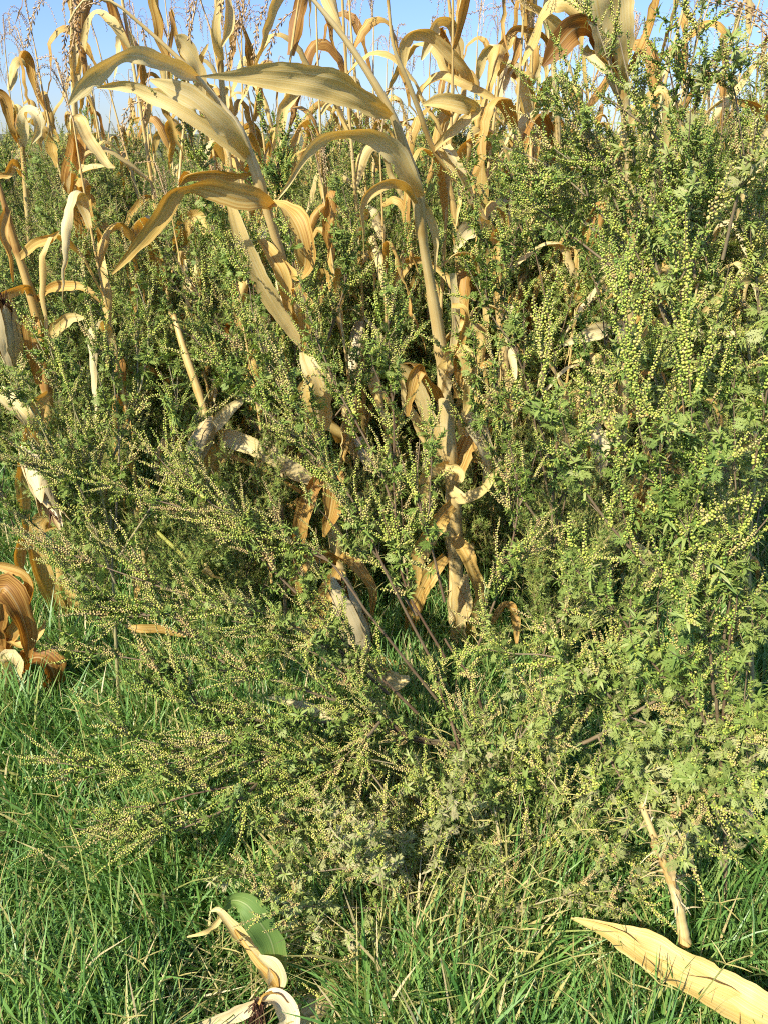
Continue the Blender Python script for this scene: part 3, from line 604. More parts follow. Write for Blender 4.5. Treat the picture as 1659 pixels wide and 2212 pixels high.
for pts, w, rl, cu, tn in [
    ([(700, 1000, 2.1), (720, 1040, 2.0), (715, 1100, 1.97), (700, 1160, 1.97)], [26, 50, 44, 6], [0, 20, 10, 0], .6, .2),
    ([(735, 1200, 2.12), (770, 1220, 2.04), (800, 1270, 2.02), (805, 1330, 2.02)], [22, 30, 26, 6], [30, 20, 40, 0], .6, .3),
    ([(730, 1210, 2.1), (690, 1200, 2.0), (655, 1215, 1.96), (640, 1260, 1.95), (650, 1300, 1.96)], [22, 34, 40, 34, 6], [30, 10, 30, 10, 0], .7, .1),
    ([(760, 1440, 2.12), (790, 1440, 2.0), (840, 1455, 1.95), (885, 1475, 1.94), (900, 1510, 1.95)], [24, 50, 60, 50, 8], [30, 20, 0, 20, 30], .5, .5),
    ([(690, 940, 2.1), (668, 900, 2.02), (660, 850, 2.0), (670, 810, 2.0)], [24, 40, 40, 8], [10, 20, 10, 0], .5, .35),
    ([(640, 700, 2.05), (625, 660, 2.0), (640, 620, 1.98), (660, 680, 1.97), (655, 760, 1.98)], [22, 34, 40, 40, 6], [20, 30, 60, 20, 0], .6, .15)]:
    hero_leaf(m2, pts, w, rl, cu, tn, wave=.2)
for pts, w, rl, cu, tn in [
    ([(975, 1090, 2.06), (940, 1130, 1.98), (905, 1200, 1.95), (900, 1270, 1.95)], [28, 44, 40, 6], [20, 30, 10, 0], .7, .25),
    ([(980, 1160, 2.08), (1010, 1210, 2.0), (1030, 1290, 1.98), (1020, 1350, 1.98)], [26, 40, 34, 6], [20, 30, 40, 0], .7, .3),
    ([(955, 800, 1.98), (985, 760, 1.94), (1010, 780, 1.92), (1015, 850, 1.92), (1000, 900, 1.93)], [22, 34, 36, 34, 6], [20, 50, 20, 10, 0], .6, .4),
    ([(950, 860, 2.0), (925, 820, 1.95), (905, 790, 1.93), (890, 830, 1.92), (880, 900, 1.93)], [22, 36, 36, 30, 6], [20, 50, 50, 10, 0], .6, .2),
    ([(975, 1060, 2.05), (1000, 1080, 2.0), (1040, 1060, 1.97), (1075, 1010, 1.96)], [24, 34, 30, 6], [10, 40, 20, 0], .7, .5)]:
    hero_leaf(m1, pts, w, rl, cu, tn, wave=.2)
add_ear(m2, P(785, 1400, 1.98), P(738, 1270, 1.94), .038, .1)
# low plant whose white ear hangs left of the middle
m3 = plant('short broken maize left of the middle with cream ear and flat striped blade', (520, 1330))
hero_stalk(m3, [(520, 1330, 2.55), (505, 1200, 2.5), (470, 1080, 2.4), (462, 985, 2.3), (440, 880, 2.35), (400, 760, 2.4), (376, 680, 2.45)], [22, 24, 26, 28, 20, 18, 12], .45, 5)
add_ear(m3, P(460, 905, 2.2), P(402, 1022, 2.08), .026, .9)
hero_leaf(m3, [(455, 960, 2.25), (480, 945, 2.2), (520, 955, 2.17), (580, 980, 2.15), (640, 1020, 2.15), (690, 1045, 2.16)], [20, 34, 40, 40, 36, 20], [20, 10, 0, 10, 10, 0], .3, .8, wave=.06)
hero_leaf(m3, [(455, 985, 2.24), (500, 990, 2.2), (560, 1015, 2.18), (620, 1048, 2.18), (650, 1066, 2.19)], [16, 18, 16, 16, 14], [50, 60, 60, 50, 40], 1.2, .3)
hero_leaf(m3, [(478, 965, 2.22), (465, 990, 2.16), (450, 1040, 2.13), (448, 1110, 2.13), (485, 1180, 2.15), (518, 1230, 2.17)], [30, 48, 42, 22, 16, 4], [0, 10, 40, 20, 40, 0], .6, .25)
hero_leaf(m3, [(445, 945, 2.2), (480, 905, 2.15), (505, 880, 2.13), (530, 862, 2.14)], [26, 30, 26, 6], [30, 10, 20, 0], .7, .85)
hero_leaf(m3, [(400, 560, 2.3), (405, 620, 2.25), (425, 640, 2.22), (432, 600, 2.22), (425, 545, 2.25)], [4, 26, 36, 36, 10], [0, 10, 40, 70, 90], .6, .55)
# left hand plants
m6 = plant('brown withered plant near the left edge with two swollen white ears one above the other', (150, 1400))
hero_stalk(m6, [(150, 1400, 2.45), (130, 1200, 2.42), (115, 1000, 2.4), (100, 820, 2.38), (82, 690, 2.36), (60, 610, 2.34), (35, 530, 2.33), (10, 440, 2.32), (-10, 370, 2.32)], [26, 26, 26, 26, 24, 22, 18, 14, 10], .35, 8)
add_ear(m6, P(28, 780, 2.25), P(8, 652, 2.15), .030, .4)
add_ear(m6, P(62, 965, 2.15), P(112, 1110, 2.0), .030, .8)
for pts, w, rl, cu, tn in [
    ([(80, 650, 2.36), (110, 625, 2.3), (150, 618, 2.25), (190, 628, 2.22), (235, 668, 2.22)], [16, 26, 30, 22, 4], [20, 30, 10, 20, 0], .8, .15),
    ([(75, 650, 2.36), (60, 620, 2.3), (20, 632, 2.25), (-20, 650, 2.24)], [16, 28, 30, 20], [30, 60, 30, 20], .8, .2),
    ([(40, 560, 2.33), (75, 530, 2.3), (110, 515, 2.27), (128, 500, 2.26)], [14, 30, 22, 4], [20, 20, 0, 0], .8, .1),
    ([(95, 770, 2.36), (120, 720, 2.3), (150, 690, 2.27), (182, 686, 2.26)], [20, 34, 34, 8], [10, 30, 10, 0], .5, .5),
    ([(95, 780, 2.36), (80, 720, 2.32), (65, 690, 2.3), (75, 760, 2.28), (85, 830, 2.3)], [16, 34, 40, 44, 14], [60, 30, 10, 10, 0], .5, .12),
    ([(0, 845, 2.2), (25, 870, 2.17), (55, 900, 2.15), (75, 935, 2.16), (70, 1000, 2.18)], [30, 46, 48, 40, 10], [0, 10, 20, 40, 30], .6, .6),
    ([(105, 850, 2.3), (80, 880, 2.25), (60, 960, 2.2), (50, 1060, 2.2), (60, 1160, 2.22)], [20, 44, 40, 40, 8], [20, 30, 10, 20, 0], .6, .35),
    ([(110, 1100, 2.4), (80, 1140, 2.32), (85, 1220, 2.28), (120, 1300, 2.28), (160, 1370, 2.3)], [26, 44, 50, 40, 8], [20, 0, 20, 10, 0], .6, .25),
    ([(115, 1130, 2.4), (60, 1150, 2.34), (40, 1200, 2.3), (58, 1260, 2.3)], [26, 40, 36, 8], [30, 50, 30, 0], .7, .3),
    ([(135, 1250, 2.4), (150, 1300, 2.34), (175, 1380, 2.32), (165, 1440, 2.33)], [26, 44, 44, 10], [0, 30, 20, 0], .7, .15),
    ([(130, 1200, 2.4), (170, 1200, 2.36), (200, 1260, 2.34), (205, 1320, 2.35)], [20, 24, 20, 5], [50, 40, 20, 0], 1.0, .2),
    ([(15, 450, 2.32), (5, 500, 2.28), (20, 560, 2.26), (30, 610, 2.27)], [18, 30, 26, 4], [40, 20, 60, 20], .7, .1)]:
    hero_leaf(m6, pts, [q * .85 for q in w], rl, cu, tn + .06, wave=.2)
m7 = plant('dead brown maize cut by the left edge, its sheaths hanging over the grass', (40, 1600))
hero_stalk(m7, [(40, 1600, 1.98), (30, 1500, 1.95), (10, 1380, 1.92), (-20, 1240, 1.9), (-50, 1120, 1.88)], [36, 36, 34, 32, 30], .2, 4)
for pts, w, rl, cu, tn in [
    ([(5, 1420, 1.92), (-10, 1350, 1.86), (5, 1270, 1.82), (40, 1310, 1.8), (60, 1370, 1.8), (62, 1420, 1.82)], [30, 60, 90, 70, 50, 10], [20, 10, 0, 10, 20, 0], .7, -.08),
    ([(10, 1400, 1.92), (45, 1340, 1.86), (70, 1275, 1.84), (55, 1240, 1.84), (20, 1225, 1.85), (-20, 1220, 1.86)], [24, 44, 44, 36, 34, 20], [0, 20, 50, 40, 30, 20], .7, .12),
    ([(25, 1450, 1.93), (80, 1420, 1.88), (115, 1450, 1.86), (118, 1520, 1.88)], [30, 70, 78, 20], [0, 20, 20, 30], .5, -.1),
    ([(5, 1430, 1.9), (25, 1420, 1.87), (30, 1480, 1.86), (20, 1545, 1.88), (30, 1590, 1.9)], [30, 52, 52, 40, 10], [0, 10, 10, 20, 10], .7, .75),
    ([(40, 1480, 1.95), (55, 1520, 1.92), (62, 1580, 1.93), (75, 1620, 1.95)], [34, 40, 30, 6], [10, 20, 40, 0], .7, .2),
    ([(30, 1480, 1.95), (20, 1540, 1.9), (50, 1600, 1.9), (30, 1650, 1.93)], [34, 36, 22, 4], [30, 40, 10, 0], .7, .3),
    ([(10, 1380, 1.9), (50, 1395, 1.87), (85, 1370, 1.88), (100, 1340, 1.9)], [20, 30, 24, 4], [20, 40, 20, 0], .8, .35)]:
    hero_leaf(m7, pts, [q * .82 for q in w], rl, cu, tn + .06, wave=.3)
# right hand plant behind the weeds, its broad top crossing the sky
m5 = plant('tall maize right of the middle with one dark folded blade against the sky', (1305, 1390))
hero_stalk(m5, [(1305, 1390, 2.42), (1312, 1240, 2.4), (1330, 1080, 2.36), (1345, 850, 2.3), (1362, 600, 2.22), (1362, 400, 2.16), (1350, 240, 2.1), (1335, 110, 2.06), (1325, 0, 2.03), (1320, -80, 2.0)], [28, 28, 28, 28, 26, 26, 26, 22, 22, 18], .5, 8)
for pts, w, rl, cu, tn in [
    ([(1345, 210, 2.1), (1330, 150, 2.05), (1325, 80, 2.0), (1315, 10, 1.97), (1300, -60, 1.95)], [24, 50, 84, 100, 80], [0, 5, 0, -5, 0], .4, .8),
    ([(1340, 200, 2.1), (1310, 130, 2.04), (1275, 68, 2.0), (1240, 62, 1.97), (1205, 100, 1.95), (1172, 142, 1.95)], [16, 30, 40, 60, 56, 6], [20, 20, 40, 20, 0, 0], .4, .0),
    ([(1345, 180, 2.08), (1385, 110, 2.05), (1405, 60, 2.05), (1418, 0, 2.05), (1425, -40, 2.05)], [16, 26, 28, 26, 24], [30, 40, 50, 30, 20], .9, .1),
    ([(1345, 230, 2.1), (1320, 160, 2.06), (1290, 120, 2.03), (1260, 110, 2.02), (1300, 150, 2.0), (1318, 155, 2.0)], [14, 30, 36, 30, 18, 4], [20, 20, 50, 60, 20, 0], .6, .75),
    ([(1358, 270, 2.1), (1400, 220, 2.06), (1430, 200, 2.04), (1438, 260, 2.04), (1436, 340, 2.06)], [16, 30, 30, 26, 4], [10, 40, 50, 20, 0], .7, .5),
    ([(1325, 1130, 2.38), (1265, 1020, 2.3), (1235, 930, 2.26), (1242, 880, 2.24), (1280, 870, 2.22), (1310, 890, 2.22)], [26, 50, 60, 66, 44, 10], [0, 10, 10, 20, 40, 30], .4, .45),
    ([(1340, 1010, 2.36), (1290, 960, 2.32), (1265, 910, 2.3), (1290, 960, 2.25), (1300, 1030, 2.25)], [26, 40, 46, 50, 10], [0, 30, 60, 30, 0], .6, .8),
    ([(1345, 1180, 2.36), (1355, 1120, 2.3), (1375, 1060, 2.27), (1392, 1000, 2.26), (1400, 940, 2.27)], [20, 26, 30, 28, 6], [0, 20, 10, 20, 0], .6, .35),
    ([(1350, 1180, 2.36), (1380, 1120, 2.3), (1415, 1060, 2.28), (1450, 1010, 2.28), (1480, 1030, 2.28)], [20, 30, 30, 26, 6], [10, 20, 40, 20, 0], .7, .2),
    ([(1320, 1200, 2.38), (1290, 1150, 2.34), (1280, 1080, 2.32), (1270, 1010, 2.32)], [24, 34, 34, 8], [30, 20, 20, 0], .7, .3),
    ([(1308, 1330, 2.4), (1270, 1310, 2.34), (1220, 1315, 2.3), (1160, 1345, 2.28)], [22, 30, 34, 6], [30, 20, 10, 0], .6, .35),
    ([(1315, 1260, 2.4), (1340, 1210, 2.36), (1330, 1170, 2.34), (1380, 1185, 2.3), (1430, 1220, 2.3)], [24, 40, 34, 20, 4], [0, 30, 40, 20, 0], .7, .6),
    ([(1350, 700, 2.25), (1310, 710, 2.2), (1270, 720, 2.18), (1215, 745, 2.18)], [22, 34, 34, 8], [20, 10, 10, 0], .5, .8),
    ([(1340, 780, 2.28), (1300, 850, 2.22), (1310, 900, 2.2), (1325, 930, 2.2)], [22, 44, 40, 8], [20, 30, 10, 0], .6, .55),
    ([(1360, 560, 2.2), (1310, 560, 2.16), (1285, 590, 2.14), (1312, 630, 2.14)], [20, 30, 26, 5], [20, 30, 20, 0], .5, .75)]:
    hero_leaf(m5, pts, w, rl, cu, tn)
m8 = plant('thin bent maize stalk right of the middle with a hooded pale blade', (1130, 1300))
hero_stalk(m8, [(1130, 1300, 2.7), (1110, 1000, 2.65), (1080, 700, 2.6), (1060, 520, 2.55), (1010, 420, 2.5), (940, 330, 2.45), (905, 240, 2.4), (882, 180, 2.37), (850, 100, 2.34), (838, 0, 2.32)], [20, 20, 20, 18, 14, 13, 12, 11, 9, 7], .55, 7)
for pts, w, rl, cu, tn in [
    ([(935, 325, 2.45), (960, 300, 2.4), (1000, 265, 2.37), (1028, 240, 2.35), (1000, 225, 2.33), (950, 218, 2.33), (912, 226, 2.33)], [10, 18, 22, 34, 42, 30, 4], [20, 20, 10, 40, 20, 0, 0], .6, .6),
    ([(1070, 540, 2.55), (1060, 500, 2.5), (1035, 478, 2.47), (1005, 500, 2.45), (980, 545, 2.45)], [14, 30, 40, 40, 6], [10, 20, 50, 20, 0], .4, .75),
    ([(1072, 620, 2.58), (1076, 560, 2.52), (1072, 500, 2.5), (1060, 560, 2.48), (1070, 640, 2.5)], [16, 24, 40, 36, 6], [0, 30, 60, 20, 0], .5, .3),
    ([(1020, 440, 2.5), (1000, 380, 2.46), (970, 340, 2.44), (960, 320, 2.43), (985, 350, 2.42), (1020, 390, 2.42)], [14, 24, 30, 30, 20, 4], [0, 20, 50, 60, 20, 0], .6, .65),
    ([(1110, 980, 2.62), (1080, 920, 2.55), (1040, 900, 2.5), (1010, 880, 2.48)], [20, 44, 40, 6], [10, 20, 20, 0], .5, .3)]:
    hero_leaf(m8, pts, w, rl, cu, tn)
m9 = plant('maize at the right edge with a long pale streaked blade sweeping down', (1700, 1350))
hero_stalk(m9, [(1700, 1350, 2.3), (1705, 900, 2.2), (1700, 500, 2.1), (1690, 200, 2.0), (1685, 0, 1.95)], [26, 26, 24, 20, 12], .5, 7)
for pts, w, rl, cu, tn in [
    ([(1702, 240, 2.0), (1670, 290, 1.95), (1640, 335, 1.93), (1610, 380, 1.92), (1595, 430, 1.92), (1584, 490, 1.93)], [30, 60, 50, 34, 22, 4], [10, 10, 10, 30, 50, 60], .6, .65),
    ([(1700, 590, 2.1), (1660, 598, 2.06), (1600, 608, 2.03), (1545, 650, 2.02), (1480, 722, 2.02)], [18, 22, 22, 24, 5], [60, 50, 40, 20, 0], .4, .6),
    ([(1695, 300, 2.05), (1660, 250, 2.0), (1620, 225, 1.98), (1580, 215, 1.98)], [18, 30, 24, 4], [30, 50, 30, 0], .6, .1)]:
    hero_leaf(m9, pts, w, rl, cu, tn)
# tassels: drooping strands against the sky
def tassel(parent, root, tips, rw=.0055, tone=.5, axis=None):
    org = np.array(parent.location)
    for tip in tips:
        A = Acc(); c = np.array([P(*q) for q in tip])
        strand(A, spline(c, 16), HR, rw, tone + HR.uniform(-.15, .15)); obj('tassel_branch', A, M_tassel, parent, origin=org)
m10 = plant('maize at the upper left with thick knotted tassel strands hanging in the sky', (220, 1080))
hero_stalk(m10, [(220, 1080, 3.1), (200, 800, 3.05), (180, 500, 2.9), (166, 300, 2.8), (160, 170, 2.75), (158, 60, 2.7), (156, -30, 2.65)], [20, 20, 18, 16, 14, 12, 8], .65, 8)
tassel(m10, None, [[(165, -40, 2.6), (158, 40, 2.58), (140, 90, 2.57), (150, 178, 2.57)], [(165, -30, 2.6), (168, 40, 2.6), (172, 108, 2.6)], [(120, -40, 2.6), (90, 5, 2.58), (72, 40, 2.57), (60, 98, 2.57)],
                   [(150, 60, 2.6), (185, 14, 2.6), (215, 4, 2.6), (245, -10, 2.6)], [(135, 25, 2.6), (152, -30, 2.6)], [(158, 0, 2.62), (162, 70, 2.61), (150, 120, 2.6)]], .0075, .45, True)
for pts, w, rl, cu, tn in [
    ([(168, 170, 2.75), (178, 130, 2.7), (190, 60, 2.67), (210, 28, 2.66), (240, 45, 2.65), (262, 75, 2.65), (284, 108, 2.66)], [12, 14, 18, 18, 24, 20, 4], [0, 30, 40, 60, 20, 10, 0], .6, .6),
    ([(165, 190, 2.75), (162, 120, 2.72), (158, 60, 2.7)], [16, 24, 5], [0, 10, 0], .9, .8),
    ([(172, 330, 2.8), (168, 260, 2.75), (190, 300, 2.7), (225, 350, 2.68), (250, 362, 2.68)], [14, 30, 30, 24, 4], [0, 30, 20, 30, 0], .6, .7),
    ([(180, 420, 2.85), (150, 400, 2.8), (155, 350, 2.78), (170, 300, 2.77), (160, 420, 2.76), (138, 455, 2.76)], [14, 30, 30, 30, 22, 4], [0, 20, 50, 30, 10, 0], .7, .15),
    ([(185, 470, 2.85), (170, 430, 2.8), (165, 380, 2.77), (190, 366, 2.75), (228, 358, 2.75)], [14, 34, 44, 26, 5], [0, 20, 40, 60, 30], .5, .6),
    ([(190, 560, 2.9), (180, 500, 2.85), (186, 430, 2.8), (215, 480, 2.77), (250, 505, 2.77)], [14, 34, 36, 26, 4], [0, 20, 40, 20, 0], .5, .2)]:
    hero_leaf(m10, pts, w, rl, cu, tn)
tassel(m2, None, [[(305, 40, 1.88), (312, 80, 1.9), (318, 125, 1.92)], [(300, 190, 2.1), (285, 240, 2.1), (265, 290, 2.1), (268, 330, 2.1)], [(325, 148, 2.0), (318, 200, 2.0), (312, 260, 2.0)],
                  [(410, 265, 2.0), (360, 225, 2.0), (310, 218, 2.0), (275, 235, 2.0), (262, 290, 2.0)]], .0055, .45, True)
m11 = plant('maize behind the arching stalk, loose tassel spikes drooping at its top', (560, 1110))
hero_stalk(m11, [(560, 1110, 3.0), (540, 800, 2.95), (510, 500, 2.85), (490, 300, 2.8), (478, 150, 2.75), (470, 30, 2.7), (465, -60, 2.68)], [20, 20, 18, 16, 14, 11, 7], .6, 8)
tassel(m11, None, [[(425, -30, 2.3), (412, 30, 2.3), (410, 50, 2.3), (412, 85, 2.3)], [(545, -10, 2.4), (518, 50, 2.4), (505, 90, 2.4), (492, 152, 2.4)], [(590, -20, 2.4), (560, 50, 2.4), (548, 130, 2.4)], [(482, -30, 2.4), (476, 30, 2.4), (480, 10, 2.4)],
                   [(640, 20, 2.4), (610, 45, 2.4), (590, 85, 2.4), (577, 135, 2.4)], [(530, -20, 2.4), (520, 10, 2.4), (516, 70, 2.4)]], .0072, .45, True)
for pts, w, rl, cu, tn in [
    ([(480, 130, 2.7), (470, 90, 2.66), (472, 40, 2.64), (488, -10, 2.62), (495, 50, 2.62), (480, 100, 2.63)], [12, 24, 22, 20, 24, 6], [0, 10, 30, 60, 20, 0], .6, .7),
    ([(440, 250, 2.75), (430, 150, 2.7), (400, 95, 2.68), (380, 78, 2.67)], [14, 34, 40, 8], [0, 10, 20, 0], .6, .6),
    ([(430, 190, 2.75), (395, 110, 2.7), (378, 45, 2.68), (372, 20, 2.67)], [12, 16, 14, 4], [0, 40, 50, 0], .9, .15),
    ([(368, 25, 2.67), (372, 60, 2.66), (366, 120, 2.66)], [6, 14, 4], [0, 30, 0], .6, .1),
    ([(485, 250, 2.78), (455, 200, 2.75), (430, 150, 2.72), (450, 95, 2.7)], [12, 24, 20, 4], [0, 20, 20, 0], .6, .55)]:
    hero_leaf(m11, pts, w, rl, cu, tn)
m12 = plant('plant at the far left with a white hooded top blade drooping over both sides', (70, 1000))
hero_stalk(m12, [(70, 1000, 3.3), (72, 700, 3.2), (62, 480, 3.1), (50, 330, 3.05), (48, 300, 3.05)], [16, 16, 14, 12, 10], .6, 6)
for pts, w, rl, cu, tn in [
    ([(48, 320, 3.05), (52, 270, 3.0), (62, 240, 2.97), (80, 250, 2.95), (85, 280, 2.95), (70, 310, 2.96)], [14, 30, 30, 26, 20, 4], [0, 10, 60, 20, 10, 0], .6, .95),
    ([(45, 310, 3.05), (30, 280, 3.0), (12, 215, 2.98), (-10, 200, 2.97)], [10, 18, 26, 22], [0, 30, 10, 0], .6, .1),
    ([(50, 380, 3.1), (30, 350, 3.0), (15, 375, 3.0), (-10, 380, 3.0)], [10, 20, 20, 12], [20, 40, 20, 0], .6, .15)]:
    hero_leaf(m12, pts, w, rl, cu, tn)
m13 = plant('maize just right of the tallest stalk, hooked dark blades hanging beside pale ones', (1010, 1180))
hero_stalk(m13, [(1010, 1180, 2.95), (1000, 800, 2.9), (985, 500, 2.85), (960, 330, 2.8), (1000, 210, 2.78), (990, 120, 2.75), (975, 50, 2.72), (965, -30, 2.7)], [18, 18, 18, 16, 14, 12, 10, 7], .6, 8)
for pts, w, rl, cu, tn in [
    ([(1020, 190, 2.75), (1000, 150, 2.7), (960, 105, 2.67), (925, 75, 2.65), (890, 72, 2.64), (872, 100, 2.64), (872, 150, 2.65)], [14, 26, 26, 26, 30, 30, 5], [0, 10, 10, 20, 50, 20, 0], .5, .55),
    ([(985, 170, 2.78), (990, 100, 2.74), (975, 50, 2.72), (945, 45, 2.7), (930, 80, 2.69), (910, 130, 2.7)], [14, 26, 34, 30, 30, 5], [0, 20, 40, 60, 30, 0], .5, .85),
    ([(980, 180, 2.78), (970, 110, 2.75), (950, 60, 2.74), (968, 150, 2.74)], [12, 24, 26, 5], [0, 30, 60, 0], .5, .15),
    ([(900, 230, 2.78), (915, 190, 2.74), (950, 168, 2.72), (990, 180, 2.7), (1050, 205, 2.7), (1100, 235, 2.7)], [10, 24, 30, 22, 16, 4], [20, 60, 40, 30, 10, 0], .8, .55)]:
    hero_leaf(m13, pts, w, rl, cu, tn)
m14 = plant('maize left of the dark folded blade, an arched leaf and wispy tassel on top', (1170, 1100))
hero_stalk(m14, [(1170, 1100, 3.1), (1190, 800, 3.05), (1200, 500, 3.0), (1205, 300, 2.95), (1195, 150, 2.9), (1188, 60, 2.88)], [16, 16, 16, 14, 12, 8], .6, 7)
for pts, w, rl, cu, tn in [
    ([(1225, 88, 2.9), (1200, 55, 2.86), (1170, 28, 2.84), (1130, 5, 2.83), (1100, -20, 2.83)], [26, 30, 22, 14, 6], [0, 10, 10, 20, 10], .6, .6),
    ([(1195, 110, 2.9), (1170, 75, 2.86), (1140, 62, 2.84), (1110, 62, 2.84), (1085, 90, 2.84), (1050, 130, 2.85)], [10, 18, 18, 16, 14, 3], [20, 40, 40, 30, 20, 0], .7, .2),
    ([(1118, 62, 2.85), (1100, 80, 2.84), (1085, 130, 2.84), (1075, 165, 2.85)], [10, 22, 22, 4], [20, 10, 20, 0], .7, .45),
    ([(1120, 82, 2.86), (1112, 120, 2.85), (1095, 160, 2.86)], [14, 20, 4], [10, 20, 0], .7, .1)]:
    hero_leaf(m14, pts, w, rl, cu, tn)
tassel(m14, None, [[(1170, 60, 2.88), (1130, 25, 2.8), (1080, 15, 2.78), (1010, 30, 2.78)], [(1165, 60, 2.88), (1150, 20, 2.8), (1110, 0, 2.78), (1080, 10, 2.78), (1068, 40, 2.78)], [(1230, 60, 2.88), (1210, 90, 2.8), (1170, 130, 2.8)], [(1190, 70, 2.88), (1160, 35, 2.82), (1140, 60, 2.8), (1130, 110, 2.8)]], .004, .45, True)
tassel(m9, None, [[(1690, 90, 1.8), (1640, 40, 1.8), (1590, 15, 1.8), (1530, 5, 1.8)], [(1690, 120, 1.8), (1640, 60, 1.8), (1600, 35, 1.8), (1560, 25, 1.8)], [(1690, 110, 1.8), (1620, 100, 1.8), (1560, 125, 1.8), (1500, 170, 1.8), (1480, 200, 1.8)], [(1690, 130, 1.8), (1620, 115, 1.8), (1550, 150, 1.8), (1500, 200, 1.8)], [(1690, 60, 1.8), (1630, 20, 1.8), (1560, -5, 1.8)]], .006, .5, True)

# ------------------------------------------------------------------ loose dry leaves, stubs and the fallen ear in the grass
def loose(label, pts, w, roll=0, curl=.3, tone=.7, name='dry_leaf', cat='dry leaf', mat=None, **k):
    o = hero_leaf(None, pts, w, roll, curl, tone, mat, name=name, **k); return tag(o, label, cat)
def D(px, py, z):                 # depth of the point seen at a pixel at height z
    return float(G(px, py, z)[1])
def zp(l): return [(x, y, D(x, y, z)) for x, y, z in l]
fl = thing('dry_leaf', tuple(G(1500, 2080, .12)), 'broad straw coloured leaf with a long split lying on the grass at the lower right', 'dry leaf')
hero_leaf(fl, zp([(1232, 1983, .165), (1290, 2005, .165), (1350, 2040, .165), (1400, 2078, .155), (1460, 2112, .153), (1540, 2150, .155), (1620, 2190, .135), (1700, 2235, .125)]), [3, 22, 40, 38, 42, 54, 64, 60], [0, 0, 5, 25, 20, 5, -5, 0], .45, .40, wave=.2, name='leaf_blade', n=60)
hero_leaf(fl, zp([(1240, 1982, .168), (1300, 2000, .168), (1370, 2022, .168), (1420, 2040, .180), (1470, 2072, .175), (1540, 2110, .159), (1620, 2160, .165), (1700, 2205, .145)]), [3, 20, 36, 46, 44, 54, 64, 60], [0, 0, 8, -18, -12, 5, 5, 0], .5, .48, wave=.2, name='leaf_blade', n=60)
stub = thing('maize_stub', tuple(G(1475, 2010)), 'frayed dry maize stub standing in the grass above the broad fallen leaf', 'maize stub')
sp = [np.array([G(1478, 2035, .16), G(1465, 1960, .26), G(1440, 1880, .36), G(1405, 1790, .46), G(1385, 1740, .50)])][0]
obj('stalk', stalk_acc(spline(sp, 50), np.linspace(.011, .005, 50) * (1 + .06 * np.sin(np.arange(50) * 1.9)), HR, 4, .55), M_stalk, stub, origin=np.array(stub.location))
A = Acc()
for k in range(46):
    t_ = HR.uniform(.25, 1); p = spline(sp, 50)[int(t_ * 49)]; d_ = unit(HR.normal(0, 1, 3) * [1, 1, .6] + [0, 0, .3]); L_ = HR.uniform(.015, .05)
    c_ = spline([p, p + d_ * L_ * .6, p + d_ * L_ + [0, 0, -.008]], 6); ribbon(A, c_, np.tile(unit(np.cross(d_, [0.2, .1, 1])), (6, 1)), np.linspace(.0035, .0006, 6), .6, HR, .1, 3, HR.uniform(.3, .8))
for k in range(7):
    i0 = HR.integers(14, 34); cc_ = spline(sp, 50)[i0:i0 + HR.integers(9, 15)] + HR.normal(0, .004, 3) + np.array([0, -.006, .003]); nn_ = len(cc_)
    ribbon(A, cc_ + np.cumsum(HR.normal(0, .0015, cc_.shape), 0), np.tile(unit(HR.normal(0, 1, 3) * [1, .3, .3]), (nn_, 1)), .010 * np.sin(np.linspace(.3, 3.0, nn_)), 1.2, HR, .4, 5, HR.uniform(-.1, .6))
obj('frayed_sheath', A, M_husk, stub, origin=np.array(stub.location))
A = Acc(); tube(A, spline([G(1490, 2112, .14), G(1492, 2150, .08), G(1498, 2180, .02)], 10), np.linspace(.005, .006, 10), 8, .5)
o = obj('maize_root_stub', A, M_stalk, origin=G(1498, 2180, 0)); tag(o, 'thin straight yellow stub poking out under the broad fallen leaf', 'maize stub')
loose('pale crumpled leaf caught in the grass below the middle of the weeds', zp([(565, 1508, .12), (620, 1515, .16), (690, 1540, .16), (745, 1562, .13), (762, 1580, .08)]), [6, 22, 26, 34, 14], [10, 40, 10, 20, 40], .6, .9)
loose('wide rust brown leaf with pale curled rim at the foot of the middle stalk', zp([(790, 1450, .25), (830, 1462, .2), (860, 1478, .2), (885, 1470, .22)]), [10, 40, 46, 20], [20, 10, 30, 50], .5, .6)
loose('short ochre leaf scrap lying across the yellow fallen stalk', zp([(418, 1195, .42), (432, 1218, .45), (452, 1240, .42), (485, 1252, .38)]), [6, 20, 18, 4], [10, 20, 40, 20], .6, .5)
A = Acc(); c_ = spline([P(*q) for q in [(300, 1110, 2.25), (390, 1195, 2.15), (480, 1275, 2.05), (560, 1360, 1.97), (620, 1400, 1.92)]], 40); tube(A, c_, np.full(40, .0062) * (1 + .15 * (np.arange(40) % 9 == 0)), 8, .5)
M_ystalk = leafy('yellow_green_stalk', [(0, (.12, .14, .03)), (.5, (.26, .26, .05)), (1, (.36, .32, .10))], trans=0, noise_scale=10, noise_amt=.3)
o = obj('fallen_stalk', A, M_ystalk, origin=c_[-1].copy()); tag(o, 'smooth yellow green stalk leaning diagonally behind the left weed branches', 'stalk')
loose('long orange strip of leaf drooping low in the shade between left weed branches', zp([(265, 1350, .2), (300, 1358, .2), (350, 1362, .18), (400, 1375, .15)]), [4, 18, 22, 4], [20, 10, 30, 0], .6, .25)
loose('dull brown leaf resting in the grass under the rust coloured blades at centre right', zp([(1060, 1350, .25), (1090, 1310, .32), (1110, 1325, .32), (1115, 1390, .25)]), [8, 28, 30, 6], [20, 50, 30, 0], .7, .1)

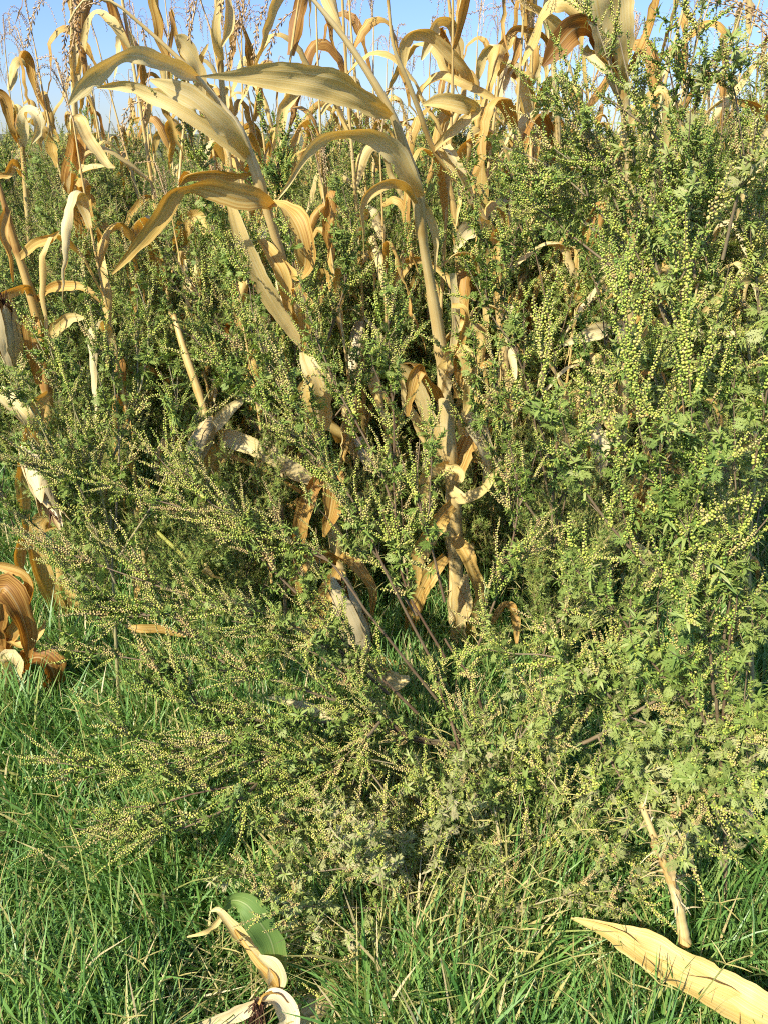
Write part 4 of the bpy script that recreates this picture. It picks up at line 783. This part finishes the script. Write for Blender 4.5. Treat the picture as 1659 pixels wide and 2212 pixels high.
fe = thing('fallen_ear', tuple(G(575, 2190, 0.05)), 'fallen maize ear with dark silk and one half green blade curling up', 'maize ear')
org = np.array(fe.location)
hero_leaf(fe, zp([(598, 2140, .10), (596, 2080, .15), (585, 2030, .20), (560, 1990, .245), (535, 1955, .27), (505, 1945, .27), (482, 1965, .25)]), [14, 50, 60, 62, 56, 44, 20], [0, -5, 0, 5, 25, 50, 70], [.5, .35, .3, .3], .45, M_mgreen, wave=.03, name='green_blade')
hero_leaf(fe, zp([(600, 2135, .1), (580, 2090, .13), (540, 2040, .17), (500, 1995, .21), (475, 1965, .235), (456, 1968, .22)]), [16, 44, 34, 26, 14, 3], [30, 0, 10, 10, 20, 0], .8, .7, wave=.1, name='husk_leaf')
hero_leaf(fe, zp([(480, 1980, .21), (462, 2000, .2), (440, 2014, .2), (405, 2024, .19)]), [10, 16, 12, 3], [10, 20, 20, 0], .5, .65, name='husk_leaf', n=20)
hero_leaf(fe, zp([(585, 2160, .1), (540, 2175, .1), (500, 2195, .09), (450, 2212, .08), (400, 2235, .06)]), [18, 36, 32, 24, 4], [20, 10, 30, 20, 0], .5, .55, wave=.1, name='husk_leaf', mat=M_husk)
hero_leaf(fe, zp([(566, 2160, .12), (590, 2155, .13), (610, 2170, .12), (625, 2195, .1), (625, 2240, .07)]), [14, 40, 52, 56, 40], [50, 30, 10, 0, 0], [.9, .8, .8], .75, wave=.05, name='husk_leaf', mat=M_husk)
hero_leaf(fe, zp([(560, 2170, .12), (575, 2150, .135), (605, 2148, .13), (625, 2165, .12)]), [10, 24, 26, 12], [30, 60, 60, 40], .9, .2, name='husk_leaf', n=24)
hero_leaf(fe, zp([(602, 2140, .12), (590, 2110, .15), (560, 2080, .17), (530, 2040, .19), (505, 2005, .20)]), [10, 22, 20, 14, 3], [40, 20, 30, 20, 0], 1.0, .35, wave=.3, name='husk_leaf')
hero_leaf(fe, zp([(590, 2150, .10), (600, 2120, .14), (592, 2085, .17), (560, 2065, .18)]), [20, 44, 34, 8], [10, 0, 20, 0], .8, .85, wave=.25, name='husk_leaf')
A, S = ear_arrays(HR, .10, .022, .0); p0, p1 = G(630, 2205, .055), G(712, 2160, .05); rt = basis(p1 - p0)
obj('husk', place(A, rt, p0), M_husk, fe, origin=org)
A = Acc()
for k in range(90):
    a = HR.uniform(0, 6.28); b = G(560, 2165, .11) + HR.normal(0, .006, 3); e = G(545 + HR.normal(0, 14), 2215 + HR.uniform(0, 40), .05)
    tube(A, spline([b, (b + e) / 2 + HR.normal(0, .008, 3), e], 6), [.0008] * 6, 3, HR.uniform(0, 1))
obj('silk', A, M_silk, fe, origin=org)

# ------------------------------------------------------------------ near ragweed
RW = 'ragweed plants in front of the maize'
LOW = dict(spacing=.024, start=.06, scale=.92, leafy_share=.2, up=.12, tone=(-.02, .03), plume=.6, align=.9)
b0 = tuple(G(1000, 1730))
w1 = bush('ragweed', 'big sprawling ragweed fanning low over the grass from the middle to the left', b0, [
    [(900, 1650, 1.42), (740, 1668, 1.33), (560, 1690, 1.26), (400, 1722, 1.2), (250, 1775, 1.15), (150, 1810, 1.12)],
    [(880, 1645, 1.42), (660, 1625, 1.35), (460, 1640, 1.29), (260, 1670, 1.25), (90, 1650, 1.24)],
    [(980, 1605, 1.5), (880, 1590, 1.45), (750, 1562, 1.4), (620, 1560, 1.36), (500, 1600, 1.32), (330, 1610, 1.3), (230, 1560, 1.3)],
    [(870, 1580, 1.45), (700, 1560, 1.4), (470, 1555, 1.36), (365, 1445, 1.38), (280, 1420, 1.38), (105, 1400, 1.38)],
    [(860, 1560, 1.46), (650, 1490, 1.42), (465, 1430, 1.42), (390, 1350, 1.46), (250, 1330, 1.47), (120, 1240, 1.52)],
    [(840, 1500, 1.5), (700, 1380, 1.48), (560, 1335, 1.47), (420, 1290, 1.5), (270, 1240, 1.54), (110, 1180, 1.58)],
    [(900, 1540, 1.5), (760, 1400, 1.5), (600, 1240, 1.55), (480, 1130, 1.6), (330, 1070, 1.64), (160, 1020, 1.68)],
    dict(start=.4, c=[(950, 1520, 1.52), (800, 1330, 1.52), (700, 1200, 1.55), (560, 1140, 1.58), (420, 1060, 1.62), (300, 940, 1.68)], spacing=.045),
    dict(start=.35, c=[(960, 1480, 1.55), (840, 1250, 1.58), (760, 1080, 1.62), (650, 960, 1.66), (520, 840, 1.72), (420, 730, 1.78)], spacing=.045),
    [(560, 1690, 1.26), (500, 1740, 1.18), (380, 1790, 1.13), (300, 1800, 1.12)],
    dict(c=[(980, 1610, 1.5), (900, 1600, 1.46), (860, 1575, 1.44), (790, 1500, 1.44), (720, 1440, 1.45), (640, 1400, 1.46), (560, 1420, 1.46)], r0=.007),
    dict(c=[(1000, 1700, 1.45), (930, 1720, 1.38), (820, 1760, 1.3), (700, 1800, 1.22), (560, 1790, 1.17)], leafy_share=.45, tone=(.18, .1)),
    dict(c=[(820, 1560, 1.4), (780, 1630, 1.32), (840, 1720, 1.25), (880, 1800, 1.2)], leafy_share=.5, tone=(.15, .1))],
    RW, 0, 'ragweed', 11, main=[G(1000, 1730), G(1010, 1700, .08), G(990, 1610, .23), P(960, 1520, 1.52)], rmain=.009, main_tone=.3, r0=.0045, **LOW)
w2 = bush('ragweed', 'purple stemmed ragweed in front of the tall middle maize stalk', tuple(G(1060, 1640)), [
    [(960, 1420, 1.58), (870, 1250, 1.6), (852, 1060, 1.64), (848, 900, 1.68), (835, 760, 1.72), (830, 640, 1.76)],
    [(900, 1330, 1.6), (800, 1180, 1.64), (700, 1000, 1.68), (620, 880, 1.72), (560, 740, 1.78), (530, 600, 1.83)],
    [(880, 1200, 1.62), (820, 1010, 1.68), (740, 860, 1.73), (680, 720, 1.78), (650, 600, 1.82)],
    [(1030, 1400, 1.57), (1090, 1230, 1.6), (1120, 1080, 1.64), (1090, 900, 1.7), (1060, 760, 1.74)],
    [(960, 1300, 1.55), (930, 1180, 1.56), (900, 1060, 1.6), (905, 950, 1.64)],
    [(1000, 1600, 1.52), (960, 1520, 1.5), (940, 1450, 1.5)]],
    RW, 0, 'ragweed', 12, main=[G(1060, 1640), P(1030, 1500, 1.57), P(960, 1380, 1.59)], rmain=.007, main_tone=.2, spacing=.048, start=.15, plume=.35, align=.4, leafy_share=.3, up=.3, stem_tone=.2, tone=(0, -.02))
w3 = bush('ragweed', 'tall ragweed at the right, its feathery bright green crown reaching into the sky', tuple(G(1610, 1770)), [
    [(1612, 1300, 1.5), (1590, 1000, 1.5), (1540, 700, 1.48), (1480, 450, 1.47), (1440, 250, 1.47), (1410, 90, 1.47)],
    [(1600, 1100, 1.5), (1500, 850, 1.5), (1400, 600, 1.5), (1320, 400, 1.52), (1240, 260, 1.54), (1180, 190, 1.56)],
    [(1630, 1000, 1.5), (1640, 700, 1.48), (1620, 450, 1.47), (1600, 250, 1.46), (1570, 80, 1.45)],
    [(1480, 760, 1.5), (1400, 520, 1.5), (1370, 330, 1.52), (1330, 180, 1.53), (1290, 50, 1.55)],
    [(1450, 700, 1.52), (1340, 520, 1.55), (1250, 400, 1.58), (1160, 330, 1.6), (1090, 300, 1.62)],
    [(1500, 600, 1.48), (1480, 400, 1.48), (1500, 250, 1.47), (1520, 120, 1.46)],
    [(1430, 560, 1.5), (1380, 440, 1.5), (1300, 330, 1.52), (1240, 230, 1.54), (1230, 150, 1.55)],
    [(1400, 640, 1.55), (1300, 560, 1.58), (1200, 480, 1.62), (1120, 420, 1.65)],
    [(1620, 1200, 1.48), (1540, 1050, 1.45), (1440, 900, 1.42), (1370, 750, 1.42), (1330, 620, 1.43)],
    [(1560, 560, 1.45), (1600, 400, 1.42), (1640, 280, 1.4), (1670, 150, 1.4)],
    [(1460, 420, 1.48), (1420, 300, 1.46), (1350, 240, 1.46), (1290, 200, 1.46)]],
    RW, 0, 'ragweed', 13, main=[G(1610, 1770), P(1622, 1500, 1.48), P(1616, 1200, 1.5), P(1632, 960, 1.5), P(1610, 700, 1.49)], rmain=.0085, main_tone=.95, spacing=.03, start=.12, leafy_share=.28, up=.25, plume=.45, scale=.85, stem_tone=.5, tone=(.22, -.06))
w4 = bush('ragweed', 'nearest ragweed at the right, set with thick upright yellow green seed spikes', tuple(G(1560, 2060)), [
    dict(c=[(1540, 1500, 1.2), (1520, 1200, 1.2), (1500, 950, 1.2), (1490, 750, 1.2), (1470, 600, 1.2)], spikes=(28, .08, .19, .98)),
    dict(c=[(1560, 1400, 1.2), (1600, 1100, 1.18), (1640, 850, 1.17), (1650, 650, 1.17)], spikes=(22, .08, .19, .98)),
    dict(c=[(1520, 1350, 1.22), (1440, 1100, 1.23), (1380, 900, 1.24), (1350, 750, 1.25), (1340, 600, 1.26)], spikes=(26, .07, .17, .95)),
    dict(c=[(1480, 1300, 1.25), (1330, 1150, 1.28), (1230, 1000, 1.3), (1180, 850, 1.32), (1170, 720, 1.33)], spikes=(18, .05, .12, .9)),
    dict(c=[(1560, 1560, 1.2), (1570, 1400, 1.18), (1590, 1300, 1.17), (1580, 1180, 1.17)], spikes=(5, .05, .1, 1.1)),
    dict(c=[(1540, 1600, 1.2), (1500, 1500, 1.19), (1480, 1350, 1.19), (1470, 1230, 1.2)], spikes=(5, .05, .09, 1.1)),
    dict(c=[(1520, 1560, 1.22), (1400, 1420, 1.25), (1310, 1280, 1.27), (1240, 1180, 1.3)], spikes=(6, .05, .09, 1.2)),
    dict(c=[(1560, 1640, 1.2), (1640, 1560, 1.15), (1690, 1450, 1.12)], spikes=(3, .05, .08, 1.1)),
    dict(c=[(1560, 1700, 1.15), (1600, 1720, 1.1), (1640, 1700, 1.07)], spikes=(2, .04, .06, 1.1))],
    RW, 0, 'ragweed', 14, main=[G(1560, 2060), P(1565, 1800, 1.2), P(1545, 1500, 1.2)], rmain=.006, main_tone=.45, spacing=.045, start=.15, leafy_share=.5, up=.5, stem_tone=.35, tone=(.1, -.08))
w5 = bush('ragweed', 'ragweed whose thick brown bough climbs from lower middle to the right edge', tuple(G(1010, 1800)), [
    dict(c=[(1010, 1760, 1.42), (1100, 1690, 1.38), (1180, 1640, 1.36), (1290, 1590, 1.33), (1350, 1548, 1.31), (1430, 1500, 1.29), (1520, 1440, 1.27), (1600, 1360, 1.25), (1680, 1290, 1.23)], r0=.0085, spacing=.04, leafy_share=.7, stem_tone=.42),
    [(1350, 1548, 1.31), (1310, 1480, 1.32), (1300, 1400, 1.33), (1260, 1330, 1.35)],
    [(1240, 1610, 1.34), (1170, 1500, 1.37), (1180, 1390, 1.4), (1230, 1290, 1.42), (1240, 1200, 1.45)],
    [(1350, 1548, 1.31), (1300, 1490, 1.3), (1200, 1420, 1.32), (1100, 1410, 1.35), (1020, 1400, 1.38)],
    [(1100, 1690, 1.38), (1120, 1600, 1.38), (1180, 1520, 1.38), (1250, 1430, 1.38)],
    [(1360, 1550, 1.3), (1450, 1580, 1.24), (1560, 1600, 1.18), (1650, 1580, 1.14)],
    [(1370, 1560, 1.3), (1440, 1640, 1.22), (1520, 1700, 1.15), (1560, 1760, 1.1)],
    [(1290, 1590, 1.33), (1340, 1680, 1.25), (1400, 1720, 1.2), (1470, 1740, 1.15)],
    [(1180, 1640, 1.36), (1120, 1720, 1.3), (1140, 1800, 1.24)]],
    RW, 0, 'ragweed', 15, main=[G(1010, 1800), G(1015, 1775, .04), P(1020, 1750, 1.42)], rmain=.01, main_tone=.5, spacing=.024, start=.08, leafy_share=.5, plume=.15, up=.2, r0=.0035, stem_tone=.45, tone=(.15, .0), scale=.95)
w6 = bush('ragweed', 'half withered ragweed at the bottom middle, grey branched stems thin on leaves', tuple(G(1000, 2300)), [
    dict(c=[(985, 2230, 1.0), (950, 2130, 1.05), (925, 2050, 1.08), (912, 1990, 1.1), (950, 1920, 1.13), (1000, 1870, 1.16), (1040, 1836, 1.18)], r0=.0042),
    [(910, 2000, 1.1), (860, 1965, 1.1), (780, 1960, 1.08), (700, 1955, 1.06), (620, 1950, 1.04), (560, 1935, 1.03)],
    [(912, 1990, 1.1), (880, 1900, 1.12), (860, 1830, 1.15), (780, 1770, 1.18), (700, 1730, 1.2)],
    [(925, 2050, 1.08), (860, 2060, 1.05), (780, 2030, 1.03), (700, 2050, 1.0)],
    [(900, 1960, 1.1), (800, 1880, 1.1), (700, 1880, 1.08), (600, 1890, 1.07), (500, 1885, 1.06)],
    [(950, 2130, 1.05), (1010, 2080, 1.04), (1060, 2020, 1.05), (1120, 1990, 1.06)],
    [(1060, 1990, 1.1), (1180, 1945, 1.1), (1290, 1930, 1.1), (1400, 1925, 1.1), (1440, 1870, 1.12)],
    [(925, 2050, 1.06), (880, 2120, 1.0), (840, 2190, .96), (740, 2180, .94)],
    [(960, 2150, 1.02), (1080, 2180, .97), (1150, 2200, .95)]],
    RW, 0, 'ragweed', 16, spacing=.022, start=.12, leafy_share=.45, up=.15, r0=.0028, stem_tone=.6, tone=(.38, .15), scale=.78)
w7 = bush('ragweed', 'ragweed with dark slender spires behind the arching stalk at the upper left', tuple(G(620, 1420)), [
    [(610, 1100, 2.2), (560, 800, 2.15), (500, 560, 2.1), (440, 380, 2.05), (400, 250, 2.02), (362, 180, 2.0)],
    [(620, 1000, 2.2), (640, 720, 2.2), (620, 480, 2.2), (590, 330, 2.18), (560, 240, 2.16), (540, 190, 2.15)],
    [(600, 900, 2.2), (470, 700, 2.2), (380, 560, 2.2), (330, 470, 2.2)],
    [(640, 900, 2.2), (720, 700, 2.2), (760, 520, 2.2), (740, 400, 2.2)],
    [(600, 1000, 2.2), (520, 860, 2.15), (460, 760, 2.1), (350, 680, 2.08)],
    [(640, 1000, 2.2), (780, 820, 2.2), (850, 660, 2.2), (870, 520, 2.2)],
    [(600, 950, 2.15), (560, 720, 2.1), (540, 580, 2.08), (520, 480, 2.06)]],
    RW, 0, 'ragweed', 17, main=[G(620, 1420), P(610, 1100, 2.2), P(590, 900, 2.2)], rmain=.007, plume=.4, align=.3, spacing=.05, up=.4, leafy_share=.3, stem_tone=.3, tone=(-.08, -.12))
w8 = bush('ragweed', 'ragweed at the left side, its light green arms arching up over the low white ear', tuple(G(260, 1560)), [
    [(230, 1200, 1.85), (150, 1050, 1.84), (90, 930, 1.83), (30, 830, 1.83), (-20, 760, 1.83)],
    [(240, 1150, 1.86), (190, 950, 1.88), (130, 800, 1.9), (90, 690, 1.92)],
    [(250, 1150, 1.86), (260, 950, 1.88), (250, 800, 1.9), (230, 680, 1.93)],
    [(260, 1200, 1.84), (350, 1050, 1.86), (380, 900, 1.9), (360, 780, 1.93)],
    [(240, 1300, 1.8), (150, 1200, 1.78), (60, 1120, 1.76), (-10, 1060, 1.76)],
    [(250, 1260, 1.82), (200, 1120, 1.82), (170, 1040, 1.8), (60, 1000, 1.76)],
    [(240, 1000, 1.9), (300, 850, 1.93), (320, 700, 1.96), (290, 600, 1.98)]],
    RW, 0, 'ragweed', 18, main=[G(260, 1560), P(245, 1250, 1.84), P(240, 1100, 1.87)], rmain=.006, main_tone=.8, plume=.5, align=.4, spacing=.04, up=.35, leafy_share=.35, stem_tone=.8, tone=(.02, -.02))
w9 = bush('ragweed', 'ragweed filling the gap between the middle maize stalk and the feathery green crown', tuple(G(1190, 1430)), [
    [(1190, 1100, 1.95), (1140, 850, 1.95), (1080, 620, 1.98), (1030, 450, 2.0), (1000, 340, 2.02)],
    [(1200, 1050, 1.95), (1200, 800, 1.98), (1170, 600, 2.0), (1130, 440, 2.02), (1090, 330, 2.05)],
    [(1200, 1100, 1.95), (1290, 900, 1.95), (1310, 700, 1.97), (1270, 520, 2.0)],
    [(1180, 1150, 1.92), (1060, 980, 1.92), (1000, 800, 1.95), (960, 640, 2.0), (930, 520, 2.02)],
    [(1190, 1200, 1.9), (1230, 1020, 1.9), (1210, 900, 1.92)],
    [(1190, 1000, 1.95), (1120, 780, 1.9), (1060, 680, 1.9), (1000, 560, 1.93)]],
    RW, 0, 'ragweed', 19, main=[G(1190, 1430), P(1190, 1200, 1.95), P(1195, 1000, 1.95)], rmain=.006, spacing=.056, up=.4, leafy_share=.3, tone=(0, -.06))
w10 = bush('ragweed', 'ragweed low at the lower right, pale lobed leaves on thin drooping stems', tuple(G(1480, 1900)), [
    dict(c=[(1490, 1800, 1.25), (1440, 1700, 1.22), (1380, 1620, 1.22), (1320, 1560, 1.24)], leafy_share=.9),
    dict(c=[(1500, 1800, 1.25), (1560, 1700, 1.2), (1620, 1640, 1.16), (1680, 1600, 1.13)], leafy_share=.9),
    dict(c=[(1500, 1780, 1.25), (1480, 1680, 1.24), (1500, 1560, 1.24), (1480, 1440, 1.26)], leafy_share=.7),
    dict(c=[(1460, 1740, 1.22), (1390, 1740, 1.15), (1350, 1780, 1.1)], leafy_share=.5, spikes=(2, .03, .05, 1.1)),
    dict(c=[(1530, 1740, 1.2), (1570, 1800, 1.13), (1600, 1830, 1.1)], leafy_share=.6),
    dict(c=[(1470, 1880, 1.2), (1490, 1850, 1.15), (1500, 1810, 1.12)], leafy_share=.1, spikes=(3, .04, .06, 1.1))],
    RW, 0, 'ragweed', 20, spacing=.026, up=.2, leafy_share=.7, plume=.1, r0=.003, stem_tone=.6, tone=(.25, .1), scale=1.0)

w11 = bush('ragweed', 'low straggling ragweed over yellowed straw in the lower middle, leaves dusty and pale', tuple(G(1120, 1960)), [
    [(1120, 1900, 1.24), (1060, 1820, 1.24), (1000, 1760, 1.26), (900, 1700, 1.28)],
    [(1130, 1880, 1.26), (1180, 1780, 1.27), (1200, 1690, 1.3), (1180, 1580, 1.34)],
    [(1140, 1880, 1.26), (1260, 1780, 1.24), (1340, 1690, 1.24), (1400, 1630, 1.25)],
    [(1100, 1880, 1.25), (980, 1840, 1.2), (880, 1820, 1.17), (780, 1840, 1.14)],
    [(1120, 1860, 1.27), (1080, 1720, 1.32), (1040, 1600, 1.38), (1010, 1520, 1.42)],
    [(1140, 1860, 1.26), (1260, 1830, 1.2), (1340, 1850, 1.15)],
    [(1130, 1840, 1.28), (1100, 1680, 1.34), (1120, 1540, 1.4), (1090, 1440, 1.45)],
    [(1100, 1860, 1.26), (980, 1740, 1.27), (860, 1660, 1.3), (760, 1640, 1.3)]],
    RW, 0, 'ragweed', 21, spacing=.036, up=.2, leafy_share=.5, plume=.2, r0=.003, stem_tone=.6, tone=(.26, .08), scale=.9)
# ------------------------------------------------------------------ plants further in, copied from a few patterns
RN = np.random.default_rng(2024); rnd = random.Random(9)
def build_weed(seed, h, lod, nb=10, spread=.38):
    t = thing('ragweed', (0, 0, 0), None, 'ragweed'); s, f, b = weed_template(seed, h, lod, nb, spread)
    so_ = obj('stem', s, M_rstem, t); obj('foliage', f, M_rleaf, t); obj('flower_spikes', b, M_rseed, t, smooth=False); return t
def build_maize(seed, h):
    t = thing('maize_plant', (0, 0, 0), None, 'maize')
    for n_, arr, m_ in maize_template(seed, h, RN.integers(12, 16)): obj(n_, arr, m_, t)
    return t
weeds = [build_weed(31, 1.35, 1, 11, .36), build_weed(32, 1.2, 1, 10, .40), build_weed(33, 1.45, 1, 12, .34), build_weed(34, 1.0, 1, 9, .42)]
maizes = [build_maize(50 + k, h) for k, h in enumerate([2.25, 2.1, 2.35, 1.95, 2.2, 2.05])]
used = set()
def put(pool, k, x, y, rz, s, label, group):
    src = pool[k]
    if id(src) not in used: used.add(id(src)); o = src
    else: o = copy_tree(src)
    o.location = (x, y, 0); o.rotation_euler = (RN.normal(0, .05), RN.normal(0, .05), rz); o.scale = (s, s, s * RN.uniform(.94, 1.06)); o['label'] = label; o['group'] = group
    return o
def halfw(y): return .5 * math.sqrt(y * y + .8) + .25
# weeds of the second rank, one by one
second = [(-1.1, 2.75, 'bushy ragweed behind the withered plant at the left edge'), (-.66, 2.85, 'bushy ragweed between the left edge plant and the bent stalk'), (-.22, 3.0, 'bushy ragweed in the shade behind the bent stalk'),
          (.16, 3.05, 'bushy ragweed filling the gap left of the middle stalk'), (.58, 3.05, 'bushy ragweed right behind the middle stalk'), (.92, 2.9, 'bushy ragweed behind the orange blades at the right'), (1.25, 2.6, 'bushy ragweed between the feathery crown and the right edge'),
          (-1.3, 2.85, 'bushy ragweed at the outer left, half outside the view'), (1.5, 2.75, 'bushy ragweed at the outer right, half outside the view')]
for i, (x, y, lb) in enumerate(second): put(weeds, i % 4, x, y, RN.uniform(0, 6.28), RN.uniform(.85, 1.0) if x < .3 else RN.uniform(.95, 1.1), lb, 'ragweed bushes behind the first maize')
low = [(-.75, 2.3), (-.5, 2.25), (-.3, 2.45), (-.12, 2.28), (.06, 2.5), (.44, 2.42), (.52, 2.5), (.68, 2.3), (.88, 2.35), (1.05, 2.3), (.25, 2.55), (-.95, 2.2), (.55, 2.1), (-.42, 2.08), (.66, 2.02), (.52, 1.9), (-.55, 2.02)]
for i, (x, y) in enumerate(low): put(weeds, (i * 3 + 1) % 4, x, y, RN.uniform(0, 6.28), RN.uniform(.42, .58), 'young low ragweed bush in the shade between the feet of the maize', 'low ragweed bushes between the maize')
n = 0; y = 3.0
while y < 7.2:
    x = -halfw(y)
    while x < halfw(y):
        put(weeds, rnd.randrange(4), x + RN.uniform(-.12, .12), y + RN.uniform(-.15, .15), RN.uniform(0, 6.28), RN.uniform(.86, 1.12), 'fine leaved ragweed bush deep in the field, blending with those around it', 'ragweed bushes deep in the field'); n += 1
        x += .36 + (y - 3) * .05
    y += .38 + (y - 3) * .04
print('field weeds', n)
row = [(-.86, 2.42, 'dry maize plant with ragged low blades just right of the left edge plant'), (-.42, 2.5, 'dry maize plant in shade below the long orange bowed blade'), (-.08, 2.45, 'dry maize plant close left of the tallest stalk, its low blades orange'), (.10, 2.62, 'dry maize plant seen through weeds between the two pale front stalks'),
       (.42, 2.5, 'dry maize plant close right of the tallest stalk, many hanging blades'), (.60, 2.66, 'dry maize plant with golden low blades left of the brown bough crown'), (.95, 2.55, 'dry maize plant behind the thick upright seed spikes'), (-.62, 2.68, 'dry maize plant behind the short broken maize with the cream ear'), (1.2, 2.42, 'dry maize plant behind the crown near the right edge'), (.78, 2.4, 'dry maize plant whose blades show gold under the feathery crown')]
for i, (x, y, lb) in enumerate(row): put(maizes, (i * 2 + 1) % 6, x, y, RN.uniform(0, 6.28), RN.uniform(.62, .74), lb, 'dry maize plants behind the front row')
mz = [(-.52, 2.85), (.3, 2.9), (.78, 2.9), (-.95, 3.2), (-.2, 3.3), (1.35, 3.1), (1.0, 3.4), (.5, 3.45), (.05, 3.5), (-.6, 3.6), (1.75, 3.4), (-1.35, 3.7)]
mz2 = [(-.75, 2.9), (-.35, 3.0), (.15, 3.15), (.62, 3.1), (-.05, 2.85), (.9, 3.25), (.42, 2.75), (1.15, 2.9), (1.55, 3.0), (-.45, 3.35), (.3, 3.6), (-.15, 3.75), (.75, 3.75), (1.2, 3.8), (.2, 2.8)]
names = ['dry maize plant right behind the arched striped blade at the upper left', 'dry maize plant standing close behind the level blade of the middle stalk', 'dry maize plant showing through the weeds just right of the middle stalk', 'dry maize plant rising above the weeds between the two hanging tassels', 'dry maize plant with a bare top seen left of the level blade',
         'dry maize plant hidden up to its neck behind the feathery green crown', 'dry maize plant between the hooded pale blade and the feathery crown', 'dry maize plant seen over the hooded pale blade', 'dry maize plant poking up over the level blade of the middle stalk', 'dry maize plant above the long orange bowed blade', 'dry maize plant at the outer right behind the green crown', 'dry maize plant at the outer left of the sky gap']
for i, ((x, y), lb) in enumerate(zip(mz, names)): put(maizes, i % 6, x, y, RN.uniform(0, 6.28), RN.uniform(.9, 1.05), lb, 'dry maize plants behind the front row')
for i, (x, y) in enumerate(mz2): put(maizes, (i * 5 + 2) % 6, x, y, RN.uniform(0, 6.28), RN.uniform(.84, 1.0), 'dry maize plant in the crowd of curled blades under the skyline', 'dry maize plants crowded under the skyline')
y = 4.0; k = 0
while y < 8:
    x = -halfw(y) + RN.uniform(0, .3)
    while x < halfw(y):
        if not (x < -.45 * y + .3) or RN.random() < .25:
            put(maizes, rnd.randrange(6), x + RN.uniform(-.12, .12), y + RN.uniform(-.1, .1), RN.uniform(0, 6.28), RN.uniform(.82, 1.0), 'dry maize plant deep in the field, one among many alike behind the front rows', 'dry maize plants deep in the field'); k += 1
        x += .42
    y += .75
print('field maize', k)
# ------------------------------------------------------------------ the far field, a mass of weeds to the skyline
def far_field():
    S, F, B = weed_template(71, 1.2, 2, 7, .34); rng = np.random.default_rng(8)
    A1, A2, A3 = Acc(), Acc(), Acc()
    N = 420; y = 7.2 + 30 * rng.random(N) ** 1.6; x = rng.uniform(-1, 1, N) * (.62 * y + 1); pos = np.stack([x, y, 0 * x], 1)
    a = rng.uniform(0, 6.28, N); z = np.zeros(N); rt = np.stack([np.stack([np.cos(a), np.sin(a), z], 1), np.stack([-np.sin(a), np.cos(a), z], 1), np.stack([z, z, z + 1], 1)], 2)
    s = rng.uniform(.85, 1.2, N)
    A2.stamp(F, pos, rt, s, rng.normal(0, .08, N)); A3.stamp(B, pos, rt, s, rng.normal(0, .08, N)); A1.stamp(S, pos, rt, s, np.zeros(N))
    t = thing('far_weed_field', (0, 7, 0), 'distant mass of ragweed reaching to the skyline behind the maize', 'weeds'); t['kind'] = 'stuff'
    for n_, A_, m_ in (('stems', A1, M_rstem), ('foliage', A2, M_rleaf), ('flower_spikes', A3, M_rseed)):
        o = obj(n_, A_, m_, t, origin=np.array([0, 7., 0])); o['kind'] = 'stuff'
far_field()
